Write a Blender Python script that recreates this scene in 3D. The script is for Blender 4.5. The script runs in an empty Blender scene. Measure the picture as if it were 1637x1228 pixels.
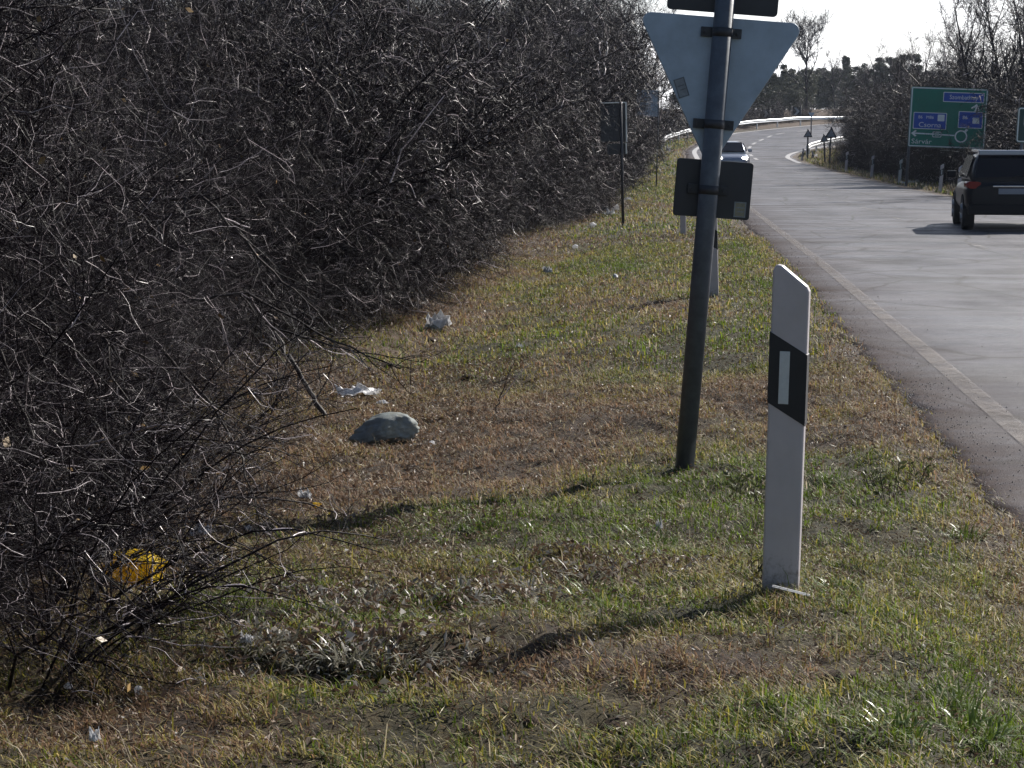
import bpy, bmesh, math, random
import numpy as np
from mathutils import Vector, Matrix

random.seed(7)
rng = np.random.default_rng(11)
scene = bpy.context.scene
COL = scene.collection
R = math.radians

# ------------------------------------------------------------------ camera
CAM_Z, PITCH, FPX = 1.85, R(7.39), 3000.0
cam_d = bpy.data.cameras.new("camera")
cam = bpy.data.objects.new("camera", cam_d)
COL.objects.link(cam)
cam.location = (0, 0, CAM_Z)
cam.rotation_euler = (R(90) - PITCH, 0, 0)
cam_d.sensor_width = 36.0
cam_d.lens = FPX / 1637 * 36
cam_d.clip_start, cam_d.clip_end = 0.1, 6000
scene.camera = cam

# ------------------------------------------------------------------ sky, sun, exposure
SUN_AZ, SUN_EL = R(42), R(34)            # azimuth clockwise from the view direction (+Y)
world = bpy.data.worlds.new("World")
scene.world = world
world.use_nodes = True
wn, wl = world.node_tree.nodes, world.node_tree.links
wn.clear()
w_out = wn.new("ShaderNodeOutputWorld")
w_bg = wn.new("ShaderNodeBackground")
w_bg.inputs["Strength"].default_value = 0.06
sky = wn.new("ShaderNodeTexSky")
sky.sky_type = 'NISHITA'
sky.sun_disc = False
sky.sun_elevation = SUN_EL
sky.sun_rotation = SUN_AZ
sky.dust_density = 1.0
sky.air_density = 1.0
sky.ozone_density = 1.5
# thin high cloud veil
tc = wn.new("ShaderNodeTexCoord")
mp = wn.new("ShaderNodeMapping")
mp.inputs["Scale"].default_value = (1.0, 1.0, 3.5)
nz = wn.new("ShaderNodeTexNoise")
nz.inputs["Scale"].default_value = 2.6
nz.inputs["Detail"].default_value = 8
nz.inputs["Roughness"].default_value = 0.6
rp = wn.new("ShaderNodeValToRGB")
rp.color_ramp.elements[0].position = 0.30
rp.color_ramp.elements[1].position = 0.55
mixc = wn.new("ShaderNodeMixRGB")
mixc.inputs[2].default_value = (30, 30, 31, 1)
mul = wn.new("ShaderNodeMath"); mul.operation = 'MULTIPLY'; mul.inputs[1].default_value = 0.9
wl.new(tc.outputs["Generated"], mp.inputs["Vector"])
wl.new(mp.outputs["Vector"], nz.inputs["Vector"])
wl.new(nz.outputs["Fac"], rp.inputs["Fac"])
wl.new(rp.outputs["Color"], mul.inputs[0])
sepz = wn.new("ShaderNodeSeparateXYZ"); wl.new(tc.outputs["Generated"], sepz.inputs[0])
low = wn.new("ShaderNodeMapRange"); low.interpolation_type = 'SMOOTHSTEP'       # the cloud bank lies low over the horizon
for k_, v_ in ((1, .05), (2, .34), (3, 1.0), (4, .06)): low.inputs[k_].default_value = v_
wl.new(sepz.outputs["Z"], low.inputs[0])
mul2 = wn.new("ShaderNodeMath"); mul2.operation = 'MULTIPLY'
dsun = wn.new("ShaderNodeVectorMath"); dsun.operation = 'DOT_PRODUCT'       # and on the sun's side of the sky
dsun.inputs[1].default_value = (math.sin(R(22)), math.cos(R(22)), 0)
wl.new(tc.outputs["Generated"], dsun.inputs[0])
side = wn.new("ShaderNodeMapRange"); side.interpolation_type = 'SMOOTHSTEP'
for k_, v_ in ((1, .35), (2, .85), (3, 0.0), (4, 1.0)): side.inputs[k_].default_value = v_
wl.new(dsun.outputs["Value"], side.inputs[0])
mul3 = wn.new("ShaderNodeMath"); mul3.operation = 'MULTIPLY'
wl.new(low.outputs[0], mul3.inputs[0]); wl.new(side.outputs[0], mul3.inputs[1])
wl.new(mul.outputs[0], mul2.inputs[0]); wl.new(mul3.outputs[0], mul2.inputs[1])
wl.new(mul2.outputs[0], mixc.inputs[0])
wl.new(sky.outputs["Color"], mixc.inputs[1])
wl.new(mixc.outputs[0], w_bg.inputs["Color"])
wl.new(w_bg.outputs[0], w_out.inputs["Surface"])

sun_d = bpy.data.lights.new("sun", 'SUN')
sun_d.energy = 5.0
sun_d.angle = R(0.5)
sun_d.color = (1.0, 0.95, 0.88)
sun = bpy.data.objects.new("sun", sun_d)
COL.objects.link(sun)
sdir = Vector((math.sin(SUN_AZ) * math.cos(SUN_EL), math.cos(SUN_AZ) * math.cos(SUN_EL), math.sin(SUN_EL)))
sun.rotation_euler = sdir.to_track_quat('Z', 'Y').to_euler()
sun.location = (30, 30, 60)

vs = scene.view_settings
vs.view_transform = 'Standard'
vs.look = 'None'
vs.exposure = 0.52
vs.gamma = 1.0
scene.cycles.max_bounces = 4
scene.cycles.diffuse_bounces = 2
scene.cycles.glossy_bounces = 2
scene.cycles.transmission_bounces = 4
scene.cycles.transparent_max_bounces = 6
scene.cycles.volume_bounces = 0

# ------------------------------------------------------------------ terrain functions
LY = np.array([-60, -20, 0, 9, 27, 44, 64, 80, 97, 112, 127, 138, 148, 158, 170, 178, 186, 192, 197, 202])
LX = np.array([-3.4, -.2, 1.6, 2.42, 4.0, 5.35, 6.95, 8.1, 9.35, 10.4, 11.6, 13.4, 15.6, 18.0, 24.2, 30.3, 42, 58, 85, 140.])
RY = np.array([-60, -20, 0, 20, 44, 64, 80, 97, 108, 116, 122, 128, 134, 140, 146, 152, 158, 163, 168])
RX = np.array([4.6, 7.5, 9.2, 10.95, 12.95, 14.5, 15.55, 16.2, 16.6, 17.2, 18.3, 20.0, 22.6, 26.0, 31.5, 40.0, 55.0, 85.0, 140.0])
ZY = np.array([-200, -60, 60, 80, 97, 115, 125, 138, 150, 158, 170, 178, 200, 300, 800, 3000])
ZZ = np.array([0, 0, 0, .1, .36, .78, 1.05, 1.6, 2.1, 2.45, 3.0, 3.5, 4.4, 6.0, 9.0, 12.0])
_t = np.linspace(-60, 260, 1281)

def _smooth(Y, X, w):
    k = np.hanning(w * 4 + 1); k /= k.sum()
    v = np.interp(_t, Y, X)
    p = np.pad(v, (2 * w, 2 * w), mode='reflect', reflect_type='odd')
    return np.convolve(p, k, mode='valid')

_xl, _xr, _zl = _smooth(LY, LX, 10), _smooth(RY, RX, 8), _smooth(ZY, ZZ, 12)
def xl(y): return np.interp(y, _t, _xl)
def xr(y): return np.interp(y, _t, _xr)
def zl(y):
    y = np.asarray(y, float)
    return np.where(y < 255, np.interp(y, _t, _zl), np.interp(y, ZY, ZZ))

_lat = rng.random((256, 256))
def vnoise(x, y):
    x = np.asarray(x, float); y = np.asarray(y, float)
    xi, yi = np.floor(x).astype(int), np.floor(y).astype(int)
    fx, fy = x - xi, y - yi
    fx, fy = fx * fx * (3 - 2 * fx), fy * fy * (3 - 2 * fy)
    g = lambda a, b: _lat[a % 256, b % 256]
    return (g(xi, yi) * (1 - fx) + g(xi + 1, yi) * fx) * (1 - fy) + (g(xi, yi + 1) * (1 - fx) + g(xi + 1, yi + 1) * fx) * fy
def fbm(x, y, o=4):
    s, a, t = 0, 1, 0
    for i in range(o):
        s = s + a * vnoise(x * 2 ** i + 17 * i, y * 2 ** i + 31 * i); t += a; a *= .55
    return s / t
def sstep(a, b, v):
    t = np.clip((v - a) / (b - a), 0, 1); return t * t * (3 - 2 * t)

HOLLOW = []
def zt(x, y):
    """height of the open ground"""
    x = np.asarray(x, float); y = np.asarray(y, float)
    L, Rr = xl(y), xr(y)
    u, v = L - x, x - Rr
    z = zl(y) + 0.0
    inroad = (u < 0) & (v < 0)
    z = z - np.where(inroad, 0.05 * sstep(0, .25, np.minimum(-u, -v)), 0)
    A = np.interp(y, [-5, 3, 4, 6.25, 8.5, 10, 11.5, 14], [.60, .54, .49, .33, .04, -.10, -.16, -.08])
    left = sstep(0, 1.2, u)
    ditch = -.26 * np.exp(-((u - 4.2) / 1.5) ** 2) * sstep(9, 18, y)
    far_l = sstep(8, 30, u) * .8
    z = z + left * A + np.where(u > 0, ditch + far_l, 0)
    z = z + np.where(v > 0, sstep(0, 1.2, v) * -.06 + sstep(3, 20, v) * 1.2, 0)
    near = np.exp(-np.maximum(y, 0) / 60)
    bump = (fbm(x * .9, y * .9, 3) - .5) * .16 + (fbm(x * 5, y * 5, 2) - .5) * .075 + (vnoise(x * 15, y * 15) - .5) * .028 * (y < 20)
    z = z + bump * np.clip(np.where(u > 0, u / .7, np.where(v > 0, v / 1.0, 0)), 0, 1) * (.4 + .6 * near)
    for (hx, hy, rx, ry, dz) in HOLLOW:
        z = z + dz * np.exp(-((x - hx) / rx) ** 2 - ((y - hy) / ry) ** 2) * np.clip(u / .5, 0, 1)
    return z

def pray(px, py):
    cp, sp = math.cos(PITCH), math.sin(PITCH)
    a, b = (px - 818.5) / FPX, (614 - py) / FPX
    return Vector((a, cp + b * sp, -sp + b * cp))
def at(px, py):
    """where the line of sight through a pixel of the photograph meets the ground"""
    d = pray(px, py)
    t, pt = 1.0, 0
    while t < 400:
        p = d * t
        if p.z + CAM_Z < float(zt(p.x, p.y)):
            lo, hi = pt, t
            for _ in range(24):
                m = (lo + hi) / 2; q = d * m
                if q.z + CAM_Z < float(zt(q.x, q.y)): hi = m
                else: lo = m
            q = d * hi
            return Vector((q.x, q.y, float(zt(q.x, q.y))))
        pt = t; t *= 1.01
    return d * 200 + Vector((0, 0, CAM_Z))
HOLLOW_ = []
for (px_, py_, rx_, ry_, dz_) in ((560, 985, .22, .10, -.06), (700, 970, .25, .10, -.06), (840, 962, .25, .10, -.075), (950, 930, .2, .10, -.06), (470, 1075, .22, .10, -.06), (620, 1075, .25, .12, -.06), (760, 1050, .2, .08, -.05),
        (560, 940, .3, .10, .05), (720, 925, .3, .10, .05), (880, 905, .3, .10, .055), (1480, 900, .35, .14, -.06), (1380, 925, .3, .1, -.05), (985, 1170, .10, .06, -.06), (1345, 1085, .12, .06, -.05), (300, 940, .25, .12, -.07), (120, 1120, .2, .1, -.06), (1290, 1200, .3, .1, .04), (700, 1150, .3, .1, .04), (1000, 690, .5, .25, -.05), (1150, 600, .4, .4, -.05)):
    p_ = at(px_, py_); HOLLOW_.append((p_.x, p_.y, rx_, ry_, dz_))
HOLLOW.extend(HOLLOW_)
def G(x, y, dz=0.0): return Vector((x, y, float(zt(x, y)) + dz))

# ------------------------------------------------------------------ materials
def newmat(name):
    m = bpy.data.materials.new(name); m.use_nodes = True
    return m, m.node_tree.nodes, m.node_tree.links, m.node_tree.nodes["Principled BSDF"]

def mat(name, col, rough=.6, spec=.5, metal=0.0, var=.25, scale=18.0, bump=.0, dirt=None, coat=0.0, detail=5):
    """plain surface with procedural mottling (and optional dirt in patches)"""
    m, n, l, b = newmat(name)
    b.inputs["Roughness"].default_value = rough
    b.inputs["Specular IOR Level"].default_value = spec
    b.inputs["Metallic"].default_value = metal
    b.inputs["Coat Weight"].default_value = coat
    t = n.new("ShaderNodeTexCoord")
    z = n.new("ShaderNodeTexNoise"); z.inputs["Scale"].default_value = scale; z.inputs["Detail"].default_value = detail
    z.inputs["Roughness"].default_value = .65
    l.new(t.outputs["Object"], z.inputs["Vector"])
    r = n.new("ShaderNodeValToRGB")
    c = Vector(col)
    r.color_ramp.elements[0].position, r.color_ramp.elements[1].position = .3, .7
    r.color_ramp.elements[0].color = (*(c * (1 - var)), 1)
    r.color_ramp.elements[1].color = (*(c * (1 + var)), 1)
    l.new(z.outputs["Fac"], r.inputs["Fac"])
    src = r.outputs["Color"]
    if dirt:
        z2 = n.new("ShaderNodeTexNoise"); z2.inputs["Scale"].default_value = scale * .33; z2.inputs["Detail"].default_value = 8
        z2.inputs["Roughness"].default_value = .75
        l.new(t.outputs["Object"], z2.inputs["Vector"])
        r2 = n.new("ShaderNodeValToRGB")
        r2.color_ramp.elements[0].position, r2.color_ramp.elements[1].position = .5, .72
        l.new(z2.outputs["Fac"], r2.inputs["Fac"])
        mx = n.new("ShaderNodeMixRGB"); mx.inputs[2].default_value = (*dirt, 1)
        mm = n.new("ShaderNodeMath"); mm.operation = 'MULTIPLY'; mm.inputs[1].default_value = .7
        l.new(r2.outputs["Color"], mm.inputs[0]); l.new(mm.outputs[0], mx.inputs[0]); l.new(src, mx.inputs[1])
        src = mx.outputs[0]
    l.new(src, b.inputs["Base Color"])
    if bump:
        bp = n.new("ShaderNodeBump"); bp.inputs["Strength"].default_value = bump; bp.inputs["Distance"].default_value = .01
        l.new(z.outputs["Fac"], bp.inputs["Height"]); l.new(bp.outputs[0], b.inputs["Normal"])
    return m

def mat_attr(name, rough=.6, spec=.5, transl=0.0, noise=0.0, nscale=30.0, gain=1.0):
    """colour from the mesh attribute 'tint' (each blade, twig or leaf its own)"""
    m, n, l, b = newmat(name)
    b.inputs["Roughness"].default_value = rough
    b.inputs["Specular IOR Level"].default_value = spec
    a = n.new("ShaderNodeAttribute"); a.attribute_name = "tint"
    src = a.outputs["Color"]
    if noise:
        t = n.new("ShaderNodeTexCoord")
        z = n.new("ShaderNodeTexNoise"); z.inputs["Scale"].default_value = nscale; z.inputs["Detail"].default_value = 6
        l.new(t.outputs["Object"], z.inputs["Vector"])
        r = n.new("ShaderNodeMapRange"); r.inputs[3].default_value = 1 - noise; r.inputs[4].default_value = 1 + noise
        r.inputs[1].default_value = .25; r.inputs[2].default_value = .75
        l.new(z.outputs["Fac"], r.inputs[0])
        v = n.new("ShaderNodeVectorMath"); v.operation = 'SCALE'
        l.new(src, v.inputs[0]); l.new(r.outputs[0], v.inputs["Scale"])
        src = v.outputs[0]
    l.new(src, b.inputs["Base Color"])
    if transl:
        tr = n.new("ShaderNodeBsdfTranslucent"); l.new(src, tr.inputs["Color"])
        mx = n.new("ShaderNodeMixShader"); mx.inputs[0].default_value = transl
        l.new(b.outputs[0], mx.inputs[1]); l.new(tr.outputs[0], mx.inputs[2])
        l.new(mx.outputs[0], n["Material Output"].inputs["Surface"])
    return m

def emis(name, col, strength):
    m, n, l, b = newmat(name)
    b.inputs["Emission Color"].default_value = (*col, 1); b.inputs["Emission Strength"].default_value = strength
    b.inputs["Base Color"].default_value = (*col, 1)
    return m

M = {}
M['bark'] = mat_attr("bark", rough=.55, spec=.15, noise=.35, nscale=25)
M['twig'] = mat_attr("twig_bark", rough=.34, spec=.35)
_n, _l = M['twig'].node_tree.nodes, M['twig'].node_tree.links       # pale twigs are painted sun glints, so they shine; dark ones stay dull
_s = _n.new("ShaderNodeMapRange"); _s.inputs[1].default_value = .02; _s.inputs[2].default_value = .3; _s.inputs[3].default_value = .06; _s.inputs[4].default_value = .7
_l.new(next(q for q in _n if q.type == 'ATTRIBUTE').outputs["Fac"], _s.inputs[0]); _l.new(_s.outputs[0], _n["Principled BSDF"].inputs["Specular IOR Level"])
M['grass'] = mat_attr("grass_blades", rough=.55, spec=.22, transl=.45)
M['leaf'] = mat_attr("dry_leaves", rough=.5, spec=.3, transl=.2)
M['evergreen'] = mat_attr("evergreen_foliage", rough=.6, spec=.3, transl=.2)
M['galv'] = mat("galvanised_pole", (.10, .115, .14), rough=.5, spec=.5, metal=.15, var=.28, scale=14, bump=.12, dirt=(.075, .08, .09), detail=9)
M['signback'] = mat("grey_sign_back", (.36, .44, .54), rough=.45, spec=.4, metal=.25, var=.16, scale=6, dirt=(.26, .31, .37), detail=9)
M['signback_dark'] = mat("dark_sign_back", (.035, .037, .045), rough=.5, var=.15, scale=6)
M['clamp'] = mat("clamp_steel", (.05, .052, .06), rough=.5, metal=.4, var=.2)
M['sticker'] = mat("faded_sticker", (.27, .30, .33), rough=.6, var=.2, scale=40)
M['stickerink'] = mat("sticker_ink", (.15, .17, .2), rough=.6, var=.2, scale=40)
M['stickeryellow'] = mat("yellowed_sticker", (.30, .28, .20), rough=.6, var=.25, scale=40)
M['white_plastic'] = mat("white_post_plastic", (.56, .515, .53), rough=.42, spec=.4, var=.08, scale=7, dirt=(.52, .47, .44))
_m = M['white_plastic']; _n, _l = _m.node_tree.nodes, _m.node_tree.links      # mud splashed up from the ground
_tc = _n.new("ShaderNodeTexCoord"); _x = _n.new("ShaderNodeSeparateXYZ"); _l.new(_tc.outputs["Object"], _x.inputs[0])
_z = _n.new("ShaderNodeTexNoise"); _z.inputs["Scale"].default_value = 38; _z.inputs["Detail"].default_value = 9; _z.inputs["Roughness"].default_value = .8
_l.new(_tc.outputs["Object"], _z.inputs["Vector"])
_h = _n.new("ShaderNodeMapRange"); _h.inputs[1].default_value = .0; _h.inputs[2].default_value = .25; _h.inputs[3].default_value = .12; _h.inputs[4].default_value = -.2
_l.new(_x.outputs["Z"], _h.inputs[0])
_a = _n.new("ShaderNodeMath"); _a.operation = 'ADD'; _l.new(_z.outputs["Fac"], _a.inputs[0]); _l.new(_h.outputs[0], _a.inputs[1])
_r = _n.new("ShaderNodeValToRGB"); _r.color_ramp.elements[0].position = .50; _r.color_ramp.elements[1].position = .74; _l.new(_a.outputs[0], _r.inputs["Fac"])
_b = _n["Principled BSDF"]; _src = _b.inputs["Base Color"].links[0].from_socket
_q = _n.new("ShaderNodeMixRGB"); _q.inputs[2].default_value = (.17, .13, .095, 1)
_l.new(_r.outputs["Color"], _q.inputs[0]); _l.new(_src, _q.inputs[1]); _l.new(_q.outputs[0], _b.inputs["Base Color"])
M['black_band'] = mat("black_band", (.012, .014, .022), rough=.45, var=.2)
M['reflector'] = mat("reflector_white", (.62, .66, .68), rough=.25, spec=.7, var=.06, scale=60)
M['rail'] = mat("guardrail_zinc", (.72, .73, .75), rough=.35, spec=.6, metal=.6, var=.1, scale=2)
M['red'] = mat("red_border", (.35, .03, .03), rough=.5, var=.1)
M['white_sign'] = mat("white_sign_face", (.7, .7, .72), rough=.5, var=.06)
M['sign_green'] = mat("green_sign_face", (.004, .19, .135), rough=.45, spec=.25, var=.12, scale=1.5)
M['sign_blue'] = mat("blue_sign_panel", (.015, .085, .46), rough=.45, spec=.25, var=.1, scale=3)
M['sign_letters'] = mat("sign_lettering", (.74, .80, .80), rough=.5, var=.08)
M['sign_dark'] = mat("dark_sign_face", (.006, .05, .05), rough=.45, var=.1)
M['black'] = mat("matt_black", (.010, .010, .013), rough=.6, spec=.2, var=.2)
M['paint_dark'] = mat("dark_blue_car_paint", (.006, .008, .014), rough=.35, spec=.2, coat=.05, var=.06, scale=3)
M['silver_and_glare'] = mat("silver_paint_and_roof_glare", (.30, .34, .42), rough=.3, spec=.6, metal=.5, coat=.5, var=.04, scale=3)  # real paint on the far car, painted sun glare on the SUV roof
M['glass'] = mat("dark_car_glass", (.003, .005, .011), rough=.1, spec=.25, var=.1)
M['tyre'] = mat("tyre_rubber", (.014, .014, .015), rough=.8, var=.3, scale=30)
M['alloy'] = mat("alloy_rim", (.35, .36, .38), rough=.3, metal=.8, var=.1)
M['lamp_red'] = mat("tail_lamp_red", (.22, .008, .010), rough=.2, spec=.4, var=.15)
M['chrome'] = mat("bright_trim", (.6, .6, .62), rough=.15, metal=.9, var=.05)
M['plate'] = mat("number_plate_white", (.24, .26, .31), rough=.4, var=.06, scale=20)
M['headlight'] = emis("headlight_lit", (1, .95, .85), 14)
M['litter_white'] = mat("white_litter", (.78, .78, .78), rough=.45, var=.1, scale=20, bump=.2)
def thin_plastic(name, col, tr_=.5, rough=.4):
    m = mat(name, col, rough=rough, var=.12, scale=22, bump=.3)
    n, l = m.node_tree.nodes, m.node_tree.links
    b = n["Principled BSDF"]; t = n.new("ShaderNodeBsdfTranslucent"); l.new(b.inputs["Base Color"].links[0].from_socket, t.inputs["Color"])
    x = n.new("ShaderNodeMixShader"); x.inputs[0].default_value = tr_
    l.new(b.outputs[0], x.inputs[1]); l.new(t.outputs[0], x.inputs[2]); l.new(x.outputs[0], n["Material Output"].inputs["Surface"])
    return m
M['litter_white'] = thin_plastic("thin_white_plastic", (.86, .86, .87), .5)
M['litter_grey'] = mat("grey_litter", (.42, .43, .46), rough=.5, var=.25, scale=14, bump=.2)
M['litter_yellow'] = thin_plastic("thin_yellow_plastic", (.88, .64, .03), .5)
M['sack'] = mat("bluegrey_sack", (.20, .225, .225), rough=.7, spec=.25, var=.25, scale=11, bump=.9, dirt=(.30, .25, .12))
M['wood'] = mat("dead_wood", (.05, .042, .036), rough=.65, var=.4, scale=25, bump=.3)
M['black_soil'] = mat("soil_clod", (.060, .043, .031), rough=.9, spec=.15, var=.5, scale=60, bump=1.0)

# ------------------------------------------------------------------ object helpers
def tag(o, label=None, cat=None, group=None, kind=None):
    if label: o["label"] = label
    if cat: o["category"] = cat
    if group: o["group"] = group
    if kind: o["kind"] = kind
    return o
def empty(name, loc, label, cat, group=None, rz=0.0, ry=0.0):
    o = bpy.data.objects.new(name, None); COL.objects.link(o)
    o.empty_display_size = .2
    o.location = loc; o.rotation_euler = (0, ry, rz)
    return tag(o, label, cat, group)
def link(name, me, m, parent=None):
    if m is not None and not me.materials: me.materials.append(m)
    o = bpy.data.objects.new(name, me); COL.objects.link(o)
    if parent is not None: o.parent = parent
    return o
def copy_tree(o, parent=None):
    c = o.copy(); COL.objects.link(c)
    if parent is not None: c.parent = parent
    for ch in o.children: copy_tree(ch, c)
    return c
def npmesh(name, V, quads=None, tris=None, tint=None, smooth=True):
    """a mesh straight from arrays"""
    me = bpy.data.meshes.new(name)
    V = np.ascontiguousarray(V, np.float32)
    nq = 0 if quads is None else len(quads); nt = 0 if tris is None else len(tris)
    me.vertices.add(len(V)); me.vertices.foreach_set("co", V.ravel())
    idx = np.concatenate([a.ravel() for a in (quads, tris) if a is not None]).astype(np.int32)
    me.loops.add(len(idx)); me.loops.foreach_set("vertex_index", idx)
    st = np.concatenate([np.arange(nq) * 4, nq * 4 + np.arange(nt) * 3]).astype(np.int32)
    me.polygons.add(nq + nt); me.polygons.foreach_set("loop_start", st)
    me.polygons.foreach_set("use_smooth", np.full(nq + nt, smooth))
    if tint is not None:
        a = me.color_attributes.new("tint", 'FLOAT_COLOR', 'POINT')
        c = np.ones((len(V), 4), np.float32); c[:, :3] = tint
        a.data.foreach_set("color", c.ravel())
    me.update(calc_edges=True); me.validate()
    return me

class MB:
    """collects simple shaped pieces into ONE mesh"""
    def __init__(s): s.bm = bmesh.new()
    def _add(s, vs, fs):
        v = [s.bm.verts.new(p) for p in vs]
        for f in fs:
            try: s.bm.faces.new([v[i] for i in f])
            except ValueError: pass
        return s
    def box(s, c, d, rz=0, ry=0, bev=0):
        t = bmesh.new(); bmesh.ops.create_cube(t, size=1)
        bmesh.ops.scale(t, vec=d, verts=t.verts)
        if bev: bmesh.ops.bevel(t, geom=t.edges[:], offset=bev, segments=2, affect='EDGES', profile=.6)
        mt = Matrix.Translation(c) @ Matrix.Rotation(rz, 4, 'Z') @ Matrix.Rotation(ry, 4, 'Y')
        bmesh.ops.transform(t, matrix=mt, verts=t.verts)
        return s._take(t)
    def _take(s, t):
        t.verts.index_update()
        v = [s.bm.verts.new(x.co) for x in t.verts]
        for f in t.faces:
            nf = s.bm.faces.new([v[x.index] for x in f.verts]); nf.smooth = f.smooth
        t.free(); return s
    def cyl(s, a, b, r, r2=None, seg=16, cap=True, smooth=True):
        a, b = Vector(a), Vector(b); r2 = r if r2 is None else r2
        q = (b - a).to_track_quat('Z', 'Y')
        A = [s.bm.verts.new(a + q @ Vector((r * math.cos(i * 2 * math.pi / seg), r * math.sin(i * 2 * math.pi / seg), 0))) for i in range(seg)]
        B = [s.bm.verts.new(b + q @ Vector((r2 * math.cos(i * 2 * math.pi / seg), r2 * math.sin(i * 2 * math.pi / seg), 0))) for i in range(seg)]
        for i in range(seg):
            f = s.bm.faces.new((A[i], A[(i + 1) % seg], B[(i + 1) % seg], B[i])); f.smooth = smooth
        if cap: s.bm.faces.new(A[::-1]); s.bm.faces.new(B)
        return s
    def prism(s, pts, y0, y1):
        """outline in x,z pulled from y0 (near) to y1"""
        n = len(pts)
        A = [s.bm.verts.new((x, y0, z)) for x, z in pts]; B = [s.bm.verts.new((x, y1, z)) for x, z in pts]
        s.bm.faces.new(A); s.bm.faces.new(B[::-1])
        for i in range(n): s.bm.faces.new((A[(i + 1) % n], A[i], B[i], B[(i + 1) % n]))
        return s
    def loft(s, secs, cap=True, smooth=True):
        rings = [[s.bm.verts.new(p) for p in sec] for sec in secs]
        n = len(rings[0])
        for a, b in zip(rings, rings[1:]):
            for i in range(n):
                f = s.bm.faces.new((a[i], a[(i + 1) % n], b[(i + 1) % n], b[i])); f.smooth = smooth
        if cap: s.bm.faces.new(rings[0][::-1]); s.bm.faces.new(rings[-1])
        return s
    def quad(s, *p): return s._add(p, [tuple(range(len(p)))])
    def done(s, name, m, parent=None, bevel=0, seg=2):
        bmesh.ops.recalc_face_normals(s.bm, faces=s.bm.faces)
        me = bpy.data.meshes.new(name); s.bm.to_mesh(me); s.bm.free()
        o = link(name, me, m, parent)
        if bevel:
            md = o.modifiers.new("bevel", 'BEVEL'); md.width = bevel; md.segments = seg; md.limit_method = 'ANGLE'
            md.angle_limit = R(35)
        return o

def text_mesh(name, s, size, x, z, y, m, parent, align='LEFT', ext=.002, sx=1.0):
    cu = bpy.data.curves.new(name, 'FONT'); cu.body = s; cu.size = size; cu.align_x = align; cu.extrude = ext
    cu.resolution_u = 3
    t = bpy.data.objects.new(name + "_curve", cu); COL.objects.link(t)
    me = bpy.data.meshes.new_from_object(t.evaluated_get(bpy.context.evaluated_depsgraph_get()))
    bpy.data.objects.remove(t)
    me.transform(Matrix.Translation((x, y, z)) @ Matrix.Rotation(R(90), 4, 'X') @ Matrix.Diagonal((sx, 1, 1, 1)))
    me.materials.clear()
    return link(name, me, m, parent)

# ------------------------------------------------------------------ ground sheet
def px_patch(px, py, rx, ry, t):
    p = at(px, py); return (p.x, p.y, rx, ry, t)
# dry (1) and green (-1) areas of the verge
PATCH = [px_patch(760, 690, 1.6, 2.2, 1), px_patch(560, 790, .7, .9, .9), px_patch(1180, 1080, .55, .35, 1),
         px_patch(1240, 620, .7, 1.6, .8), px_patch(1380, 690, .5, .9, .8), px_patch(930, 330, 1.0, 6, .9), px_patch(1050, 480, .6, 2.5, .6),
         px_patch(90, 1180, .5, .5, 1), px_patch(1000, 860, .5, .5, -.5),
         px_patch(880, 830, .9, .8, -1), px_patch(1150, 790, .5, .8, -.9), px_patch(1540, 1150, .5, .35, -1), px_patch(1300, 760, .5, .6, -.7),
         px_patch(700, 980, .8, .45, -.7), px_patch(1000, 430, .8, 4, -.4), px_patch(1190, 400, .5, 5, -.6), px_patch(900, 1180, .9, .4, -.3)]
def dryness(x, y):
    d = (fbm(x * .55 + 40, y * .3, 4) - .5) * 2.0 + (fbm(x * 2.3, y * 1.7 + 9, 3) - .5) * 1.3 - .12
    for (cx, cy, rx, ry, t) in PATCH:
        d = d + t * 1.25 * np.exp(-((x - cx) / rx) ** 2 - ((y - cy) / ry) ** 2)
    u = xl(y) - x
    d = d + .55 * sstep(3.0, 4.6, u) + .5 * (1 - sstep(.1, .5, u)) * (u > -.2)
    return np.clip(d * .5 + .5, 0, 1)
def grass_tint(x, y, k):
    """albedo of one blade / one spot: k is a random number in 0..1"""
    x = np.asarray(x); d = dryness(x, y)
    green = np.stack([.095 + .07 * k, .145 + .09 * k, .014 + .01 * k], -1)
    olive = np.stack([.235 + .14 * k, .21 + .12 * k, .036 + .02 * k], -1)
    straw = np.stack([.36 + .2 * k, .285 + .16 * k, .11 + .08 * k], -1)
    brown = np.stack([.20 + .12 * k, .125 + .07 * k, .074 + .04 * k], -1)
    t = np.clip(d[..., None] + (k[..., None] - .5) * .6, 0, 1)
    c = np.where(t < .42, green, np.where(t < .64, olive, np.where(t < .72, straw, brown)))
    return c

ys = [-30, -15, -8, -4, -1, 1]
y = 2.2
while y < 1800:
    ys.append(y); y += .075 if y < 15 else .075 * (y / 15) ** 1.7 if y < 120 else min(60, .045 * y)
ys = np.array(ys)
sl = np.concatenate([[-700, -350, -180, -90, -50, -32, -24, -18, -14, -11, -9.5, -8.4], np.arange(-7.6, .01, .085)])
sr = np.array([0, .4, .8, 1.2, 1.7, 2.3, 3, 4, 5, 6.5, 8, 10, 13, 18, 26, 40, 70, 130, 250, 450, 800])
LXv, RXv = xl(ys), xr(ys)
mid = np.linspace(.0, 1, 8)[1:-1]
far = sstep(203, 240, ys)
X = np.concatenate([LXv[:, None] + sl[None, :], LXv[:, None] + (RXv - LXv)[:, None] * mid[None, :], RXv[:, None] + sr[None, :]], 1)
fixed = np.concatenate([12 + sl, 12 + 8 * mid, 20 + sr])
X = X * (1 - far[:, None]) + fixed[None, :] * far[:, None]
Y = np.repeat(ys[:, None], X.shape[1], 1)
Z = zt(X, Y)
nr, nc = X.shape
V = np.stack([X, Y, Z], -1).reshape(-1, 3)
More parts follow.
